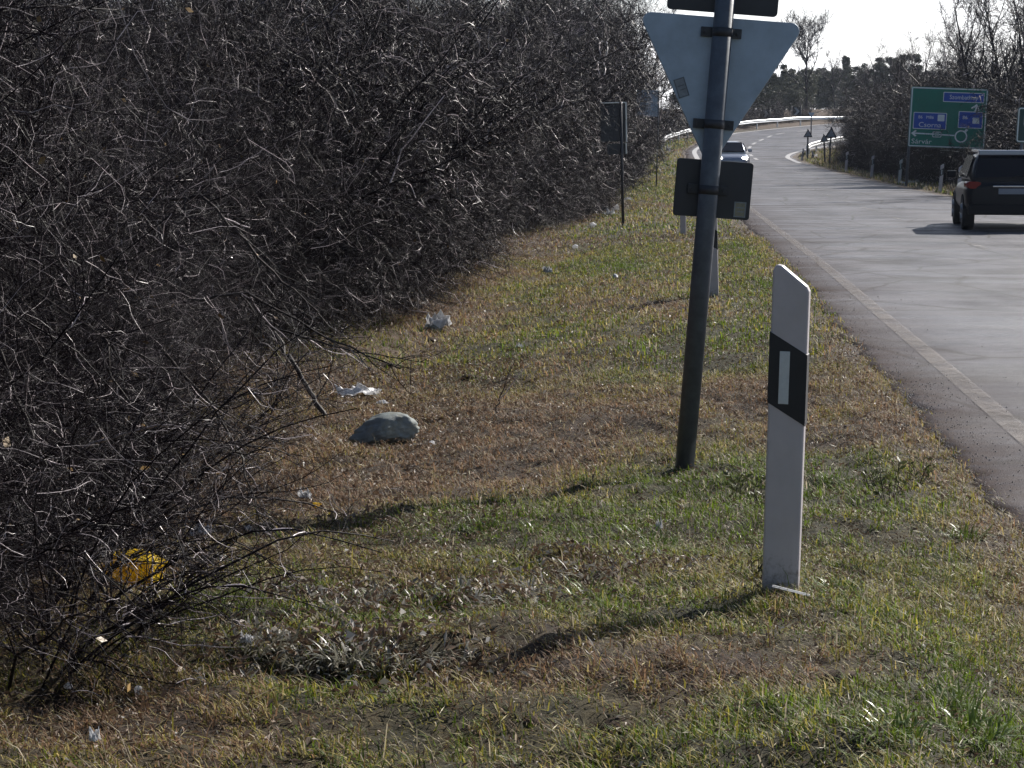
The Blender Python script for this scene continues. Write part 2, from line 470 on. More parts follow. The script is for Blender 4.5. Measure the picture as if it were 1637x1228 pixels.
i = np.arange(nr - 1)[:, None] * nc + np.arange(nc - 1)[None, :]
quads = np.stack([i, i + 1, i + nc + 1, i + nc], -1).reshape(-1, 4)
kk = fbm(V[:, 0] * 7, V[:, 1] * 7, 3)
gt = grass_tint(V[:, 0], V[:, 1], kk)
soil = np.array([.06, .045, .034])
uu = (xl(V[:, 1]) - V[:, 0]); vv = V[:, 0] - xr(V[:, 1])
litterzone = sstep(3.4, 5.0, uu)[:, None]
gt = gt * .07 + soil * .5
gt = gt * (1 - litterzone) + np.array([.085, .058, .04]) * litterzone
edge = (np.exp(-np.abs(uu) / .22) + np.exp(-np.abs(vv) / .6))[:, None].clip(0, 1)
gt = gt * (1 - edge) + np.array([.115, .09, .072]) * edge
me = npmesh("ground", V, quads, tint=gt)
m, n, l, b = newmat("verge_soil")
b.inputs["Roughness"].default_value = .85; b.inputs["Specular IOR Level"].default_value = .25
a = n.new("ShaderNodeAttribute"); a.attribute_name = "tint"
t = n.new("ShaderNodeTexCoord")
z1 = n.new("ShaderNodeTexNoise"); z1.inputs["Scale"].default_value = 22; z1.inputs["Detail"].default_value = 9; z1.inputs["Roughness"].default_value = .75
l.new(t.outputs["Object"], z1.inputs["Vector"])
r1 = n.new("ShaderNodeMapRange"); r1.inputs[1].default_value = .3; r1.inputs[2].default_value = .7; r1.inputs[3].default_value = .25; r1.inputs[4].default_value = 1.9
l.new(z1.outputs["Fac"], r1.inputs[0])
v1 = n.new("ShaderNodeVectorMath"); v1.operation = 'SCALE'
l.new(a.outputs["Color"], v1.inputs[0]); l.new(r1.outputs[0], v1.inputs["Scale"])
l.new(v1.outputs[0], b.inputs["Base Color"])
bp = n.new("ShaderNodeBump"); bp.inputs["Strength"].default_value = .9; bp.inputs["Distance"].default_value = .03
l.new(z1.outputs["Fac"], bp.inputs["Height"]); l.new(bp.outputs[0], b.inputs["Normal"])
tag(link("ground", me, m), kind="structure")

# ------------------------------------------------------------------ road
yr = np.concatenate([np.arange(-30, 30, .25), np.arange(30, 120, .6), np.arange(120, 199, .5)])
L0 = xl(yr) - .02 + (fbm(yr * 1.7, yr * 0 + 3, 4) - .5) * .2 + (vnoise(yr * 4, yr * 0 + 8) - .5) * .14
R0 = np.minimum(xr(yr), 150) + (fbm(yr * 1.1, yr * 0 + 13, 3) - .5) * .3
R0 = np.where(yr > 168, 150, R0)
R0 = np.maximum(R0, L0 + .5)
wv = np.concatenate([[0, .006, .016, .03, .05, .08], np.linspace(.12, .9, 14), [.95, .985, 1]])
X = L0[:, None] + (R0 - L0)[:, None] * wv[None, :]
Y = np.repeat(yr[:, None], len(wv), 1)
ZR = zl(Y) + .02 + (fbm(X * .4, Y * .25, 2) - .5) * .02
ZR[:, 0] -= .05; ZR[:, -1] -= .05
V = np.stack([X, Y, ZR], -1).reshape(-1, 3)
nr, nc = X.shape
i = np.arange(nr - 1)[:, None] * nc + np.arange(nc - 1)[None, :]
quads = np.stack([i, i + 1, i + nc + 1, i + nc], -1).reshape(-1, 4)
d_e = V[:, 0] - np.repeat(L0[:, None], nc, 1).ravel()
d_r = np.repeat(R0[:, None], nc, 1).ravel() - V[:, 0]
lane = np.where(d_e > 4.1, d_e - 4.1, d_e - .4)
track = np.exp(-((lane - .85) / .35) ** 2) + np.exp(-((lane - 2.55) / .35) ** 2)
tint = np.stack([np.exp(-(d_e / .75) ** 1.5) + .5 * np.exp(-d_r / .3), track, np.clip(d_e / 8, 0, 1)], -1)
me = npmesh("road", V, quads, tint=tint)
m, n, l, b = newmat("worn_asphalt")
a = n.new("ShaderNodeAttribute"); a.attribute_name = "tint"
sep = n.new("ShaderNodeSeparateColor"); l.new(a.outputs["Color"], sep.inputs[0])
t = n.new("ShaderNodeTexCoord")
def noise(scale, sc=(1, 1, 1), detail=6, rough=.6, rot=0):
    mpn = n.new("ShaderNodeMapping"); mpn.inputs["Scale"].default_value = sc; mpn.inputs["Rotation"].default_value = (0, 0, rot)
    l.new(t.outputs["Object"], mpn.inputs["Vector"])
    zz = n.new("ShaderNodeTexNoise"); zz.inputs["Scale"].default_value = scale; zz.inputs["Detail"].default_value = detail; zz.inputs["Roughness"].default_value = rough
    l.new(mpn.outputs[0], zz.inputs["Vector"]); return zz.outputs["Fac"]
def ramp(src, p0, p1, c0=(0, 0, 0, 1), c1=(1, 1, 1, 1)):
    rr = n.new("ShaderNodeValToRGB"); rr.color_ramp.elements[0].position = p0; rr.color_ramp.elements[1].position = p1
    rr.color_ramp.elements[0].color = c0; rr.color_ramp.elements[1].color = c1
    l.new(src, rr.inputs["Fac"]); return rr.outputs["Color"]
def mixrgb(f, c1, c2):
    x = n.new("ShaderNodeMixRGB")
    for s, v in zip(x.inputs, (f, c1, c2)):
        if isinstance(v, (tuple, float)): s.default_value = v
        else: l.new(v, s)
    return x.outputs[0]
base = ramp(noise(.55, (1, .45, 1), 6, .7), .36, .66, (.070, .070, .081, 1), (.146, .144, .162, 1))
tm_ = n.new("ShaderNodeMath"); tm_.operation = 'MULTIPLY'; tm_.inputs[1].default_value = .55; l.new(sep.outputs[1], tm_.inputs[0])
base = mixrgb(tm_.outputs[0], base, (.150, .147, .166, 1))
patch = ramp(noise(.42, (.9, 1.6, 1), 6, .7, .3), .50, .58)
pm = n.new("ShaderNodeMath"); pm.operation = 'MULTIPLY'; pm.inputs[1].default_value = .75; l.new(patch, pm.inputs[0])
base = mixrgb(pm.outputs[0], base, (.046, .046, .052, 1))
fine = ramp(noise(38, detail=10, rough=.9), .32, .70, (.42, .42, .42, 1), (1.55, 1.55, 1.55, 1))
mu = n.new("ShaderNodeMixRGB"); mu.blend_type = 'MULTIPLY'; mu.inputs[0].default_value = 1
l.new(base, mu.inputs[1]); l.new(fine, mu.inputs[2])
crk = n.new("ShaderNodeTexVoronoi"); crk.feature = 'DISTANCE_TO_EDGE'; crk.inputs["Scale"].default_value = .7
wmp = n.new("ShaderNodeMapping"); wmp.inputs["Scale"].default_value = (1, .55, 1)
wadd = n.new("ShaderNodeMixRGB"); wadd.inputs[0].default_value = .12
wz = n.new("ShaderNodeTexNoise"); wz.inputs["Scale"].default_value = 2.2; wz.inputs["Detail"].default_value = 6
l.new(t.outputs["Object"], wmp.inputs["Vector"]); l.new(t.outputs["Object"], wz.inputs["Vector"])
l.new(wmp.outputs[0], wadd.inputs[1]); l.new(wz.outputs["Color"], wadd.inputs[2]); l.new(wadd.outputs[0], crk.inputs["Vector"])
crack = ramp(crk.outputs["Distance"], .005, .022, (1, 1, 1, 1), (0, 0, 0, 1))
cm_ = n.new("ShaderNodeMath"); cm_.operation = 'MULTIPLY'; cm_.inputs[1].default_value = .85; l.new(crack, cm_.inputs[0])
base = mixrgb(cm_.outputs[0], mu.outputs[0], (.035, .034, .034, 1))
ed = n.new("ShaderNodeMath"); ed.operation = 'MULTIPLY'
l.new(sep.outputs[0], ed.inputs[0]); l.new(ramp(noise(5.5, detail=10, rough=.85), .22, .55), ed.inputs[1])
base = mixrgb(ed.outputs[0], base, (.078, .060, .054, 1))
l.new(base, b.inputs["Base Color"])
sp_ = n.new("ShaderNodeMapRange"); sp_.inputs[1].default_value = .38; sp_.inputs[2].default_value = .64; sp_.inputs[3].default_value = .12; sp_.inputs[4].default_value = .36
l.new(noise(.6, (.7, 1.0, 1), 9, .75), sp_.inputs[0])
spm = n.new("ShaderNodeMath"); spm.operation = 'MULTIPLY'; inv = n.new("ShaderNodeMath"); inv.operation = 'SUBTRACT'; inv.use_clamp = True
inv.inputs[0].default_value = 1; l.new(sep.outputs[0], inv.inputs[1]); l.new(inv.outputs[0], spm.inputs[0]); l.new(sp_.outputs[0], spm.inputs[1])
l.new(spm.outputs[0], b.inputs["Specular IOR Level"])
rr_ = n.new("ShaderNodeMapRange"); rr_.inputs[1].default_value = .35; rr_.inputs[2].default_value = .65; rr_.inputs[3].default_value = .40; rr_.inputs[4].default_value = .80
l.new(noise(.55, (.6, 1.5, 1), 6, .65), rr_.inputs[0]); l.new(rr_.outputs[0], b.inputs["Roughness"])
bp = n.new("ShaderNodeBump"); bp.inputs["Strength"].default_value = .55; bp.inputs["Distance"].default_value = .012
l.new(noise(90, detail=4, rough=.7), bp.inputs["Height"]); l.new(bp.outputs[0], b.inputs["Normal"])
tag(link("road", me, m), kind="structure")

def road_z(x, y): return zl(y) + .02 + (fbm(np.asarray(x) * .4, np.asarray(y) * .25, 2) - .5) * .02
def worn_paint(name, wear0, wear1, col=(.52, .47, .40)):
    m, n, l, b = newmat(name)
    b.inputs["Base Color"].default_value = (*col, 1); b.inputs["Roughness"].default_value = .6
    t = n.new("ShaderNodeTexCoord"); z = n.new("ShaderNodeTexNoise"); z.inputs["Scale"].default_value = 1.6; z.inputs["Detail"].default_value = 12; z.inputs["Roughness"].default_value = .85
    l.new(t.outputs["Object"], z.inputs["Vector"])
    r = n.new("ShaderNodeValToRGB"); r.color_ramp.elements[0].position = wear0; r.color_ramp.elements[1].position = wear1
    l.new(z.outputs["Fac"], r.inputs["Fac"])
    tr = n.new("ShaderNodeBsdfTransparent"); mx = n.new("ShaderNodeMixShader")
    l.new(r.outputs["Color"], mx.inputs[0]); l.new(tr.outputs[0], mx.inputs[1]); l.new(b.outputs[0], mx.inputs[2])
    l.new(mx.outputs[0], n["Material Output"].inputs["Surface"])
    return m
def strip(name, pts, w, m):
    pts = [Vector(p) for p in pts]; vs = []
    for i_, p in enumerate(pts):
        d = (pts[min(i_ + 1, len(pts) - 1)] - pts[max(i_ - 1, 0)]).normalized()
        nrm = Vector((-d.y, d.x))
        for s in (-1, 0, 1):
            q = p + nrm * s * w / 2; vs.append((q.x, q.y, float(road_z(q.x, q.y)) + .008))
    k = np.arange(len(pts) - 1)[:, None] * 3 + np.arange(2)[None, :]
    qd = np.stack([k, k + 3, k + 4, k + 1], -1).reshape(-1, 4)
    return npmesh(name, np.array(vs), qd[:, ::-1])
def joined(name, pieces, m):
    Vs, Q, o = [], [], 0
    for me_ in pieces:
        co = np.empty(len(me_.vertices) * 3, np.float32); me_.vertices.foreach_get("co", co)
        ix = np.empty(len(me_.loops), np.int32); me_.loops.foreach_get("vertex_index", ix)
        Vs.append(co.reshape(-1, 3)); Q.append(ix.reshape(-1, 4) + o); o += len(me_.vertices)
        bpy.data.meshes.remove(me_)
    return tag(link(name, npmesh(name, np.concatenate(Vs), np.concatenate(Q)), m), kind="structure")
yy = np.arange(-10, 100, .5)
near_edge = strip("near_edge", [(xl(v) + .55, v) for v in yy], .16, None)
joined("road_edge_line", [near_edge], worn_paint("worn_line_paint", .36, .82, (.25, .215, .19)))
def along(fx, y0, y1, off, step=.5):
    return [(float(fx(v)) + off, float(v)) for v in np.arange(y0, y1, step)]
pl = along(xl, 100, 190, .75)
def off_curve(f, y0, y1, d, step=.4):
    out = []
    for v in np.arange(y0, y1, step):
        s = (float(f(v + .3)) - float(f(v - .3))) / .6
        nn = Vector((1, -s)).normalized()
        out.append((float(f(v)) + nn.x * d, v + nn.y * d))
    return out
outer = strip("outer", off_curve(xl, 100, 192, .6), .30, None)
inner = strip("inner", off_curve(xr, 106, 146, -.35), .28, None)
dash = []
for d0 in np.arange(2, 84, 6.0):
    dash.append(strip("dash", [((xl(v) + xr(v)) / 2 - .1, v) for v in np.arange(d0, d0 + 2.4, .4)], .13, None))
joined("road_dash_line", dash, worn_paint("worn_dash_paint", .47, .66, (.36, .34, .32)))
far_d = []
cl = off_curve(xl, 112, 180, 4.1, .4)
for k in range(0, len(cl) - 8, 16): far_d.append(strip("dash", cl[k:k + 9], .2, None))
joined("road_bend_line", [outer, inner] + far_d, worn_paint("bend_line_paint", .15, .3, (.42, .41, .41)))

# ------------------------------------------------------------------ blades of grass, dry leaves, gravel
def scatter(n, y0, y1, u0, u1, side='L'):
    y_ = np.sqrt(rng.random(n) * (y1 ** 2 - y0 ** 2) + y0 ** 2)
    s_ = u0 + (u1 - u0) * rng.random(n)
    x_ = xl(y_) - s_ if side == 'L' else xr(y_) + s_
    keep = (np.abs(x_) < .30 * y_ + .6)
    return x_[keep], y_[keep]
def blades(parts):
    Vs, T, C, o = [], [], [], 0
    for (x, y, h, w, flat, straw) in parts:
        n_ = len(x)
        k = rng.random(n_)
        clump = .5 * fbm(x * 3.1 + 5, y * 3.1, 3) + .5 * fbm(x * 11 + 5, y * 9.1, 2)
        keep = rng.random(n_) < np.clip((clump - .31) * 4.2, .28, 1)
        x, y, k, clump = x[keep], y[keep], k[keep], clump[keep]; n_ = len(x)
        z = zt(x, y)
        H = h * (.35 + 1.2 * rng.random(n_) ** 1.7) * (.25 + 1.5 * clump)
        d = dryness(x, y)
        lay = np.clip(flat + .35 * (d - .5) + .35 * rng.standard_normal(n_), .1, 1.35)
        az = rng.random(n_) * 2 * np.pi
        az = np.where(rng.random(n_) < .45, 2.6 + .6 * rng.standard_normal(n_), az)
        dx, dy = np.cos(az), np.sin(az)
        px_, py_ = -dy, dx
        W = w * (.6 + .8 * rng.random(n_))
        out, up = H * np.sin(lay), H * np.cos(lay)
        P = np.stack([x, y, z - .005], -1)
        D = np.stack([dx, dy, 0 * dx], -1); S = np.stack([px_, py_, 0 * dx], -1)
        Zu = np.array([0, 0, 1.0])
        b0, b1 = P - S * W[:, None] / 2, P + S * W[:, None] / 2
        Mi = P + D * (out * .38)[:, None] + Zu * (up * .66)[:, None]
        m0, m1 = Mi - S * (W * .42)[:, None], Mi + S * (W * .42)[:, None]
        tp = P + D * out[:, None] + Zu * (up * .92)[:, None]
        Vs.append(np.stack([b0, b1, m1, m0, tp], 1).reshape(-1, 3))
        bidx = o + np.arange(n_)[:, None] * 5
        T.append(np.concatenate([bidx + [0, 1, 2], bidx + [0, 2, 3], bidx + [3, 2, 4]], 0)); o += 5 * n_
        c = grass_tint(x, y, k)
        st = rng.random(n_) < straw
        c = np.where(st[:, None], np.stack([.36 + .12 * k, .31 + .1 * k, .21 + .09 * k], -1), c)
        c = c * (.55 + .9 * clump)[:, None]
        C.append(np.repeat(c * (.5 + .85 * rng.random(n_) ** 1.4)[:, None], 5, 0))
    return np.concatenate(Vs), np.concatenate(T), np.concatenate(C)
parts = []
def S(n, y0, y1, u0, u1, h, w, flat, straw, side='L'):
    x_, y_ = scatter(n, y0, y1, u0, u1, side); parts.append((x_, y_, h, w, flat, straw))
S(330000, 3.4, 8, -.12, 4.6, .042, .0034, .92, .07)
S(7000, 3.4, 16, -.38, .1, .05, .0045, .9, .3)
S(20000, 3.4, 8, .02, 4.6, .085, .003, 1.05, .5)
S(280000, 8, 16, -.12, 6, .048, .005, .88, .08)
S(20000, 8, 16, .02, 6, .10, .0042, 1.05, .5)
S(170000, 16, 36, -.1, 6.5, .065, .0095, .7, .10)
S(70000, 36, 90, .05, 6.0, .085, .020, .65, .12)
S(14000, 90, 150, .2, 6.0, .14, .05, .6, .14)
S(22000, 40, 130, .3, 3.0, .16, .03, .5, .55, 'R')
V, T, C = blades(parts)
tag(link("grass", npmesh("grass", V, tris=T, tint=C, smooth=False), M['grass']),
    "short winter grass in green, olive and straw patches over the verge", "grass", kind="stuff")

def leaf_field(n_, y0, y1, u0, u1, size, pale=.12, side='L', wgt=None, thatch=False):
    x, y = scatter(n_, y0, y1, u0, u1, side)
    k = rng.random(len(x))
    if wgt is not None:
        keep = rng.random(len(x)) < wgt(x, y); x, y, k = x[keep], y[keep], k[keep]
    n_ = len(x); z = zt(x, y) + .012 + .03 * rng.random(n_)
    s = size * (.5 + rng.random(n_))
    az = rng.random(n_) * 2 * np.pi; ti = rng.standard_normal((n_, 2)) * (.3 if thatch else .6)
    a = np.stack([np.cos(az), np.sin(az), ti[:, 0]], -1); b_ = np.stack([-np.sin(az), np.cos(az), ti[:, 1]], -1)
    P = np.stack([x, y, z], -1); asp = .035 + .05 * rng.random(n_) if thatch else .18 + .34 * rng.random(n_) ** 1.5
    up = np.array([0, 0, 1.0]) * (s * (.15 + .35 * rng.random(n_)) * (.05 if thatch else 1))[:, None]
    v0, v2 = P - a * s[:, None], P + a * s[:, None]
    v1, v3 = P + b_ * (s * asp)[:, None] + up, P - b_ * (s * asp)[:, None] + up
    Vv = np.stack([v0, v1, v2, v3], 1).reshape(-1, 3)
    i0 = np.arange(n_)[:, None] * 4
    Tt = np.concatenate([i0 + [0, 2, 1], i0 + [0, 3, 2]], 0)
    brown = np.stack([.09 + .12 * k, .058 + .08 * k, .04 + .05 * k], -1)
    grey = np.stack([.20 + .28 * k ** 2, .19 + .26 * k ** 2, .17 + .24 * k ** 2], -1)
    c = np.where((rng.random(n_) < pale)[:, None], grey, brown)
    if thatch: c = np.stack([.17 + .26 * k, .145 + .215 * k, .065 + .10 * k], -1)
    return Vv, Tt, np.repeat(c, 4, 0)
fields = [leaf_field(52000, 3.4, 9, .1, 5.2, .0065, .06), leaf_field(16000, 3.4, 9, 2.4, 7, .011, .06),
          leaf_field(30000, 9, 18, .1, 7, .012, .07), leaf_field(20000, 9, 18, 3.0, 9, .015, .07),
          leaf_field(26000, 18, 40, .1, 9, .020, .09), leaf_field(9000, 40, 90, .3, 9, .036, .1),
          leaf_field(2500, 40, 100, .3, 4, .05, .3, 'R'),
          leaf_field(26000, 3.4, 9, -.05, 5.2, .017, thatch=True), leaf_field(24000, 9, 18, -.05, 6, .022, thatch=True), leaf_field(14000, 18, 40, 0, 6, .036, thatch=True)]
# glossy flattened leaves lying in a band in front
bp0 = [at(px, py) for px, py in ((560, 975), (660, 950), (800, 955), (900, 940), (960, 905), (480, 1050), (600, 1055), (1150, 580), (1480, 690))]
def band(x, y):
    w = 0
    for p in bp0: w = w + np.exp(-((x - p.x) / .28) ** 2 - ((y - p.y) / .22) ** 2)
    return np.clip(w, 0, 1)
fields.append(leaf_field(70000, 4.2, 8, .3, 4.2, .014, .30, 'L', lambda x, y: band(x, y) * .8))
Vs, Ts, Cs, o = [], [], [], 0
for v_, t_, c_ in fields: Vs.append(v_); Ts.append(t_ + o); Cs.append(c_); o += len(v_)
tag(link("fallen_leaves", npmesh("fallen_leaves", np.concatenate(Vs), tris=np.concatenate(Ts), tint=np.concatenate(Cs), smooth=False), M['leaf']),
    "curled dead leaves scattered through the grass and under the bushes", "leaves", kind="stuff")

def gravel(n_):
    y = np.concatenate([np.sqrt(rng.random(n_ // 2) * (14 ** 2 - 5 ** 2) + 25), 14 + 40 * rng.random(n_ // 2) ** 1.6])
    u = .08 - rng.exponential(.22, len(y)) + rng.standard_normal(len(y)) * .06 + .2 * (fbm(y * 1.3, y * 0 + 4, 3) - .5)
    x = xl(y) - u
    z = np.where(u > 0, zt(x, y), road_z(x, y) - .004)
    s = (.002 + .007 * rng.random(len(y)) ** 4) * (1 + y / 40)
    dirs = np.array([[1, 0, 0], [-1, 0, 0], [0, 1, 0], [0, -1, 0], [0, 0, 1], [0, 0, -.5]])
    P = np.stack([x, y, z], -1)
    jit = .55 + .7 * rng.random((len(y), 6, 1))
    Vv = (P[:, None, :] + dirs[None] * s[:, None, None] * jit).reshape(-1, 3)
    f = np.array([[0, 2, 4], [2, 1, 4], [1, 3, 4], [3, 0, 4], [2, 0, 5], [1, 2, 5], [3, 1, 5], [0, 3, 5]])
    Tt = (np.arange(len(y))[:, None, None] * 6 + f[None]).reshape(-1, 3)
    k = rng.random(len(y))
    c = np.stack([.13 + .20 * k, .12 + .18 * k, .115 + .17 * k], -1)
    return npmesh("gravel", Vv, tris=Tt, tint=np.repeat(c, 6, 0), smooth=False)
tag(link("gravel", gravel(26000), mat_attr("gravel_stone", rough=.8, spec=.3)), "loose grit and crumbled asphalt along the broken road edge", "gravel", kind="stuff")

# ------------------------------------------------------------------ bare woody plants
def norm(a): return a / (np.linalg.norm(a, axis=-1, keepdims=True) + 1e-9)
def grow(P, D, L, k, wob, grav, rs):
    """curved paths: start P, direction D, length L, k segments -> points (n,k+1,3)"""
    pts = [P]; d = norm(D); st = (L / k)[:, None]
    for j in range(k):
        d = norm(d + rs.standard_normal(d.shape) * wob + np.array([0, 0, 1.0]) * (grav if np.isscalar(grav) else grav[:, None]) )
        pts.append(pts[-1] + d * st)
    return np.stack(pts, 1)
def tubes(pts, rad, sides=3):
    n_, m_, _ = pts.shape
    tan = norm(np.gradient(pts, axis=1))
    ref = np.where(np.abs(tan[:, :1, 2:3]) > .9, np.array([1.0, 0, 0]), np.array([0, 0, 1.0]))
    a = norm(np.cross(tan, np.broadcast_to(ref, tan.shape))); b_ = np.cross(tan, a)
    ang = np.arange(sides) * 2 * np.pi / sides
    ring = a[:, :, None, :] * np.cos(ang)[None, None, :, None] + b_[:, :, None, :] * np.sin(ang)[None, None, :, None]
    Vv = (pts[:, :, None, :] + ring * rad[:, :, None, None]).reshape(-1, 3)
    i0 = (np.arange(n_)[:, None, None] * m_ + np.arange(m_ - 1)[None, :, None]) * sides
    s0, s1 = np.arange(sides)[None, None, :], (np.arange(sides)[None, None, :] + 1) % sides
    Q = np.stack([i0 + s0, i0 + s1, i0 + sides + s1, i0 + sides + s0], -1).reshape(-1, 4)
    return Vv, Q
def children_of(pts, rad, per, tmin, ang, rs, tmax=1.0):
    n_, m_, _ = pts.shape
    idx = np.repeat(np.arange(n_), per)
    t_ = tmin + (tmax - tmin) * rs.random(len(idx))
    f = t_ * (m_ - 1); j = np.minimum(f.astype(int), m_ - 2); fr = (f - j)[:, None]
    P = pts[idx, j] * (1 - fr) + pts[idx, j + 1] * fr
    r = rad[idx, j] * (1 - fr[:, 0]) + rad[idx, j + 1] * fr[:, 0]
    tg = norm(pts[idx, j + 1] - pts[idx, j])
    rnd = rs.standard_normal(tg.shape); per_ = norm(rnd - tg * (rnd * tg).sum(-1, keepdims=True))
    a = (ang * (.7 + .6 * rs.random(len(idx))))[:, None]
    return P, tg * np.cos(a) + per_ * np.sin(a), r, t_
def taper(r0, k, end=.35): return r0[:, None] * np.linspace(1, end, k + 1)[None, :]
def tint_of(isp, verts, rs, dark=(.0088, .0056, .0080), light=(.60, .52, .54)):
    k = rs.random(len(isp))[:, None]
    c = np.where(isp[:, None], np.array(light) * (.35 + .9 * k), np.array(dark) * (.5 + 1.0 * k))  # light entries are sun glints put into the twig colour
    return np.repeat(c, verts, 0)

class Wood:
    def __init__(s): s.V, s.Q, s.C, s.o = [], [], [], 0
    def add(s, pts, rad, sides, rs, **kw):
        isp = rs.random(len(pts)) < kw.pop('pale', .1)
        rad = rad * np.where(isp, 1.45, .9)[:, None]  # glint twigs are drawn thicker
        v, q = tubes(pts, rad, sides)
        s.V.append(v); s.Q.append(q + s.o); s.o += len(v)
        s.C.append(tint_of(isp, pts.shape[1] * sides, rs, **kw))
    def mesh(s, name): return npmesh(name, np.concatenate(s.V), np.concatenate(s.Q), tint=np.concatenate(s.C))

def shrub_meshes(seed, stems=16, h=4.2, spread=.55, n1=16, n2=9, n3=4, droop=-.05, pale=.055, thin=1.1, stem_r=(.012, .022), arm=(.26, .28), leaves=0):
    rs = np.random.default_rng(seed)
    stem_w, twig_w = Wood(), Wood()
    az = rs.random(stems) * 2 * np.pi; out = spread * (.15 + 1.25 * rs.random(stems))
    P = np.stack([np.cos(az) * .3 * rs.random(stems), np.sin(az) * .3 * rs.random(stems), np.full(stems, -.06)], -1)
    D = np.stack([np.cos(az) * out, np.sin(az) * out, np.ones(stems)], -1)
    L0 = h * (.55 + .6 * rs.random(stems))
    p0 = grow(P, D, L0, 9, .13, droop * (.3 + out), rs)
    r0 = taper(stem_r[0] + stem_r[1] * rs.random(stems), 9, .25)
    stem_w.add(p0, r0, 6, rs, pale=.02)
    # low arching side stems that lean out over the ground
    nb = stems
    az = rs.random(nb) * 2 * np.pi
    P = np.stack([np.cos(az) * .2, np.sin(az) * .2, .1 + .5 * rs.random(nb)], -1)
    D = np.stack([np.cos(az), np.sin(az), .35 + .5 * rs.random(nb)], -1)
    pb = grow(P, D, h * (arm[0] + arm[1] * rs.random(nb)), 9, .14, -.10, rs)
    pb[:, :, 2] = np.maximum(pb[:, :, 2], .05)
    rb = taper(stem_r[0] * .6 + stem_r[1] * .4 * rs.random(nb), 9, .3)
    stem_w.add(pb, rb, 5, rs, pale=.03)
    pa = np.concatenate([p0, pb]); ra = np.concatenate([r0, rb])
    P, D, r, t_ = children_of(pa, ra, n1, .12, .8, rs)
    L1 = h * (.14 + .24 * rs.random(len(P))) * (1.15 - .5 * t_)
    p1 = grow(P, D, L1, 6, .24, -.01, rs)
    r1 = taper(np.minimum(r * .7, .0075) * thin, 6, .4)
    twig_w.add(p1, r1, 4, rs, pale=pale * .35)
    P, D, r, t_ = children_of(p1, r1, n2, .1, .85, rs)
    L2 = h * (.045 + .10 * rs.random(len(P)))
    p2 = grow(P, D, L2, 5, .36, .0, rs)
    r2 = taper(np.minimum(r * .75, .0042) * thin, 5, .5)
    twig_w.add(p2, r2, 3, rs, pale=pale)
    P, D, r, t_ = children_of(p2, r2, n3, .15, .9, rs)
    L3 = h * (.02 + .045 * rs.random(len(P)))
    p3 = grow(P, D, L3, 3, .42, 0, rs)
    r3 = taper(np.minimum(r * .8, .0028) * thin, 3, .6)
    twig_w.add(p3, r3, 3, rs, pale=pale)
    if leaves:
        q, D, r, t_ = children_of(p2, r2, 1, .3, .9, rs)
        j = rs.choice(len(q), leaves, replace=False); q, D = q[j], norm(D[j]); sd = norm(np.cross(D, rs.standard_normal(D.shape)))
        sz = (.012 + .018 * rs.random(leaves))[:, None]
        lv = np.stack([q, q + D * sz + sd * sz * .6, q + D * sz * 2, q + D * sz - sd * sz * .6], 1).reshape(-1, 3)
        k = rs.random(leaves)
        twig_w.V.append(lv); twig_w.Q.append(np.arange(leaves)[:, None] * 4 + np.arange(4)[None] + twig_w.o); twig_w.o += len(lv)
        twig_w.C.append(np.repeat(np.stack([.20 + .2 * k, .12 + .13 * k, .04 + .05 * k], -1), 4, 0))
    for w_ in (stem_w, twig_w):
        for v in w_.V: v[:, 2] = np.maximum(v[:, 2], -.05)
    return stem_w.mesh("stem"), twig_w.mesh("twigs")

PROTO = [shrub_meshes(100 + s_, **kw) for s_, kw in enumerate((
    dict(stems=15, h=4.4, spread=.42, n1=18, n2=11, n3=5), dict(leaves=40, stems=18, h=3.9, spread=.55, n1=16, n2=11, n3=5, droop=-.09),
    dict(stems=14, h=5.0, spread=.42, n1=18, n2=11, n3=5, droop=-.03), dict(stems=18, h=3.4, spread=.65, n1=15, n2=11, n3=5, droop=-.10)))]
NEARP = [shrub_meshes(170 + s_, stems=20, h=3.5, spread=.26 + .05 * s_, n1=20, n2=13, n3=3, droop=-.05, stem_r=(.005, .008), thin=.92, pale=.06, arm=(.18, .24), leaves=60) for s_ in range(3)]
FARP = [shrub_meshes(140 + s_, stems=13, h=4.6, n1=13, n2=9, n3=3, thin=2.2, pale=.03, spread=.45, droop=-.02) for s_ in range(2)]
def shrub(protos, k, loc, sc, rz, label, group):
    root = empty("bare_shrub", loc, label, "shrub", group, rz)
    root.scale = (sc[0], sc[0], sc[1])
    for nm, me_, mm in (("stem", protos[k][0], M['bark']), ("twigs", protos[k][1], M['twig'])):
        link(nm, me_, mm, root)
    return root
rr = random.Random(5)
rows = [(5.7, 4.2, 120, 1.6, .3), (8.0, 4.2, 125, 2.5, .7), (11.0, 9, 125, 3.4, 1.0), (15.0, 46, 120, 3.8, 1.4)]
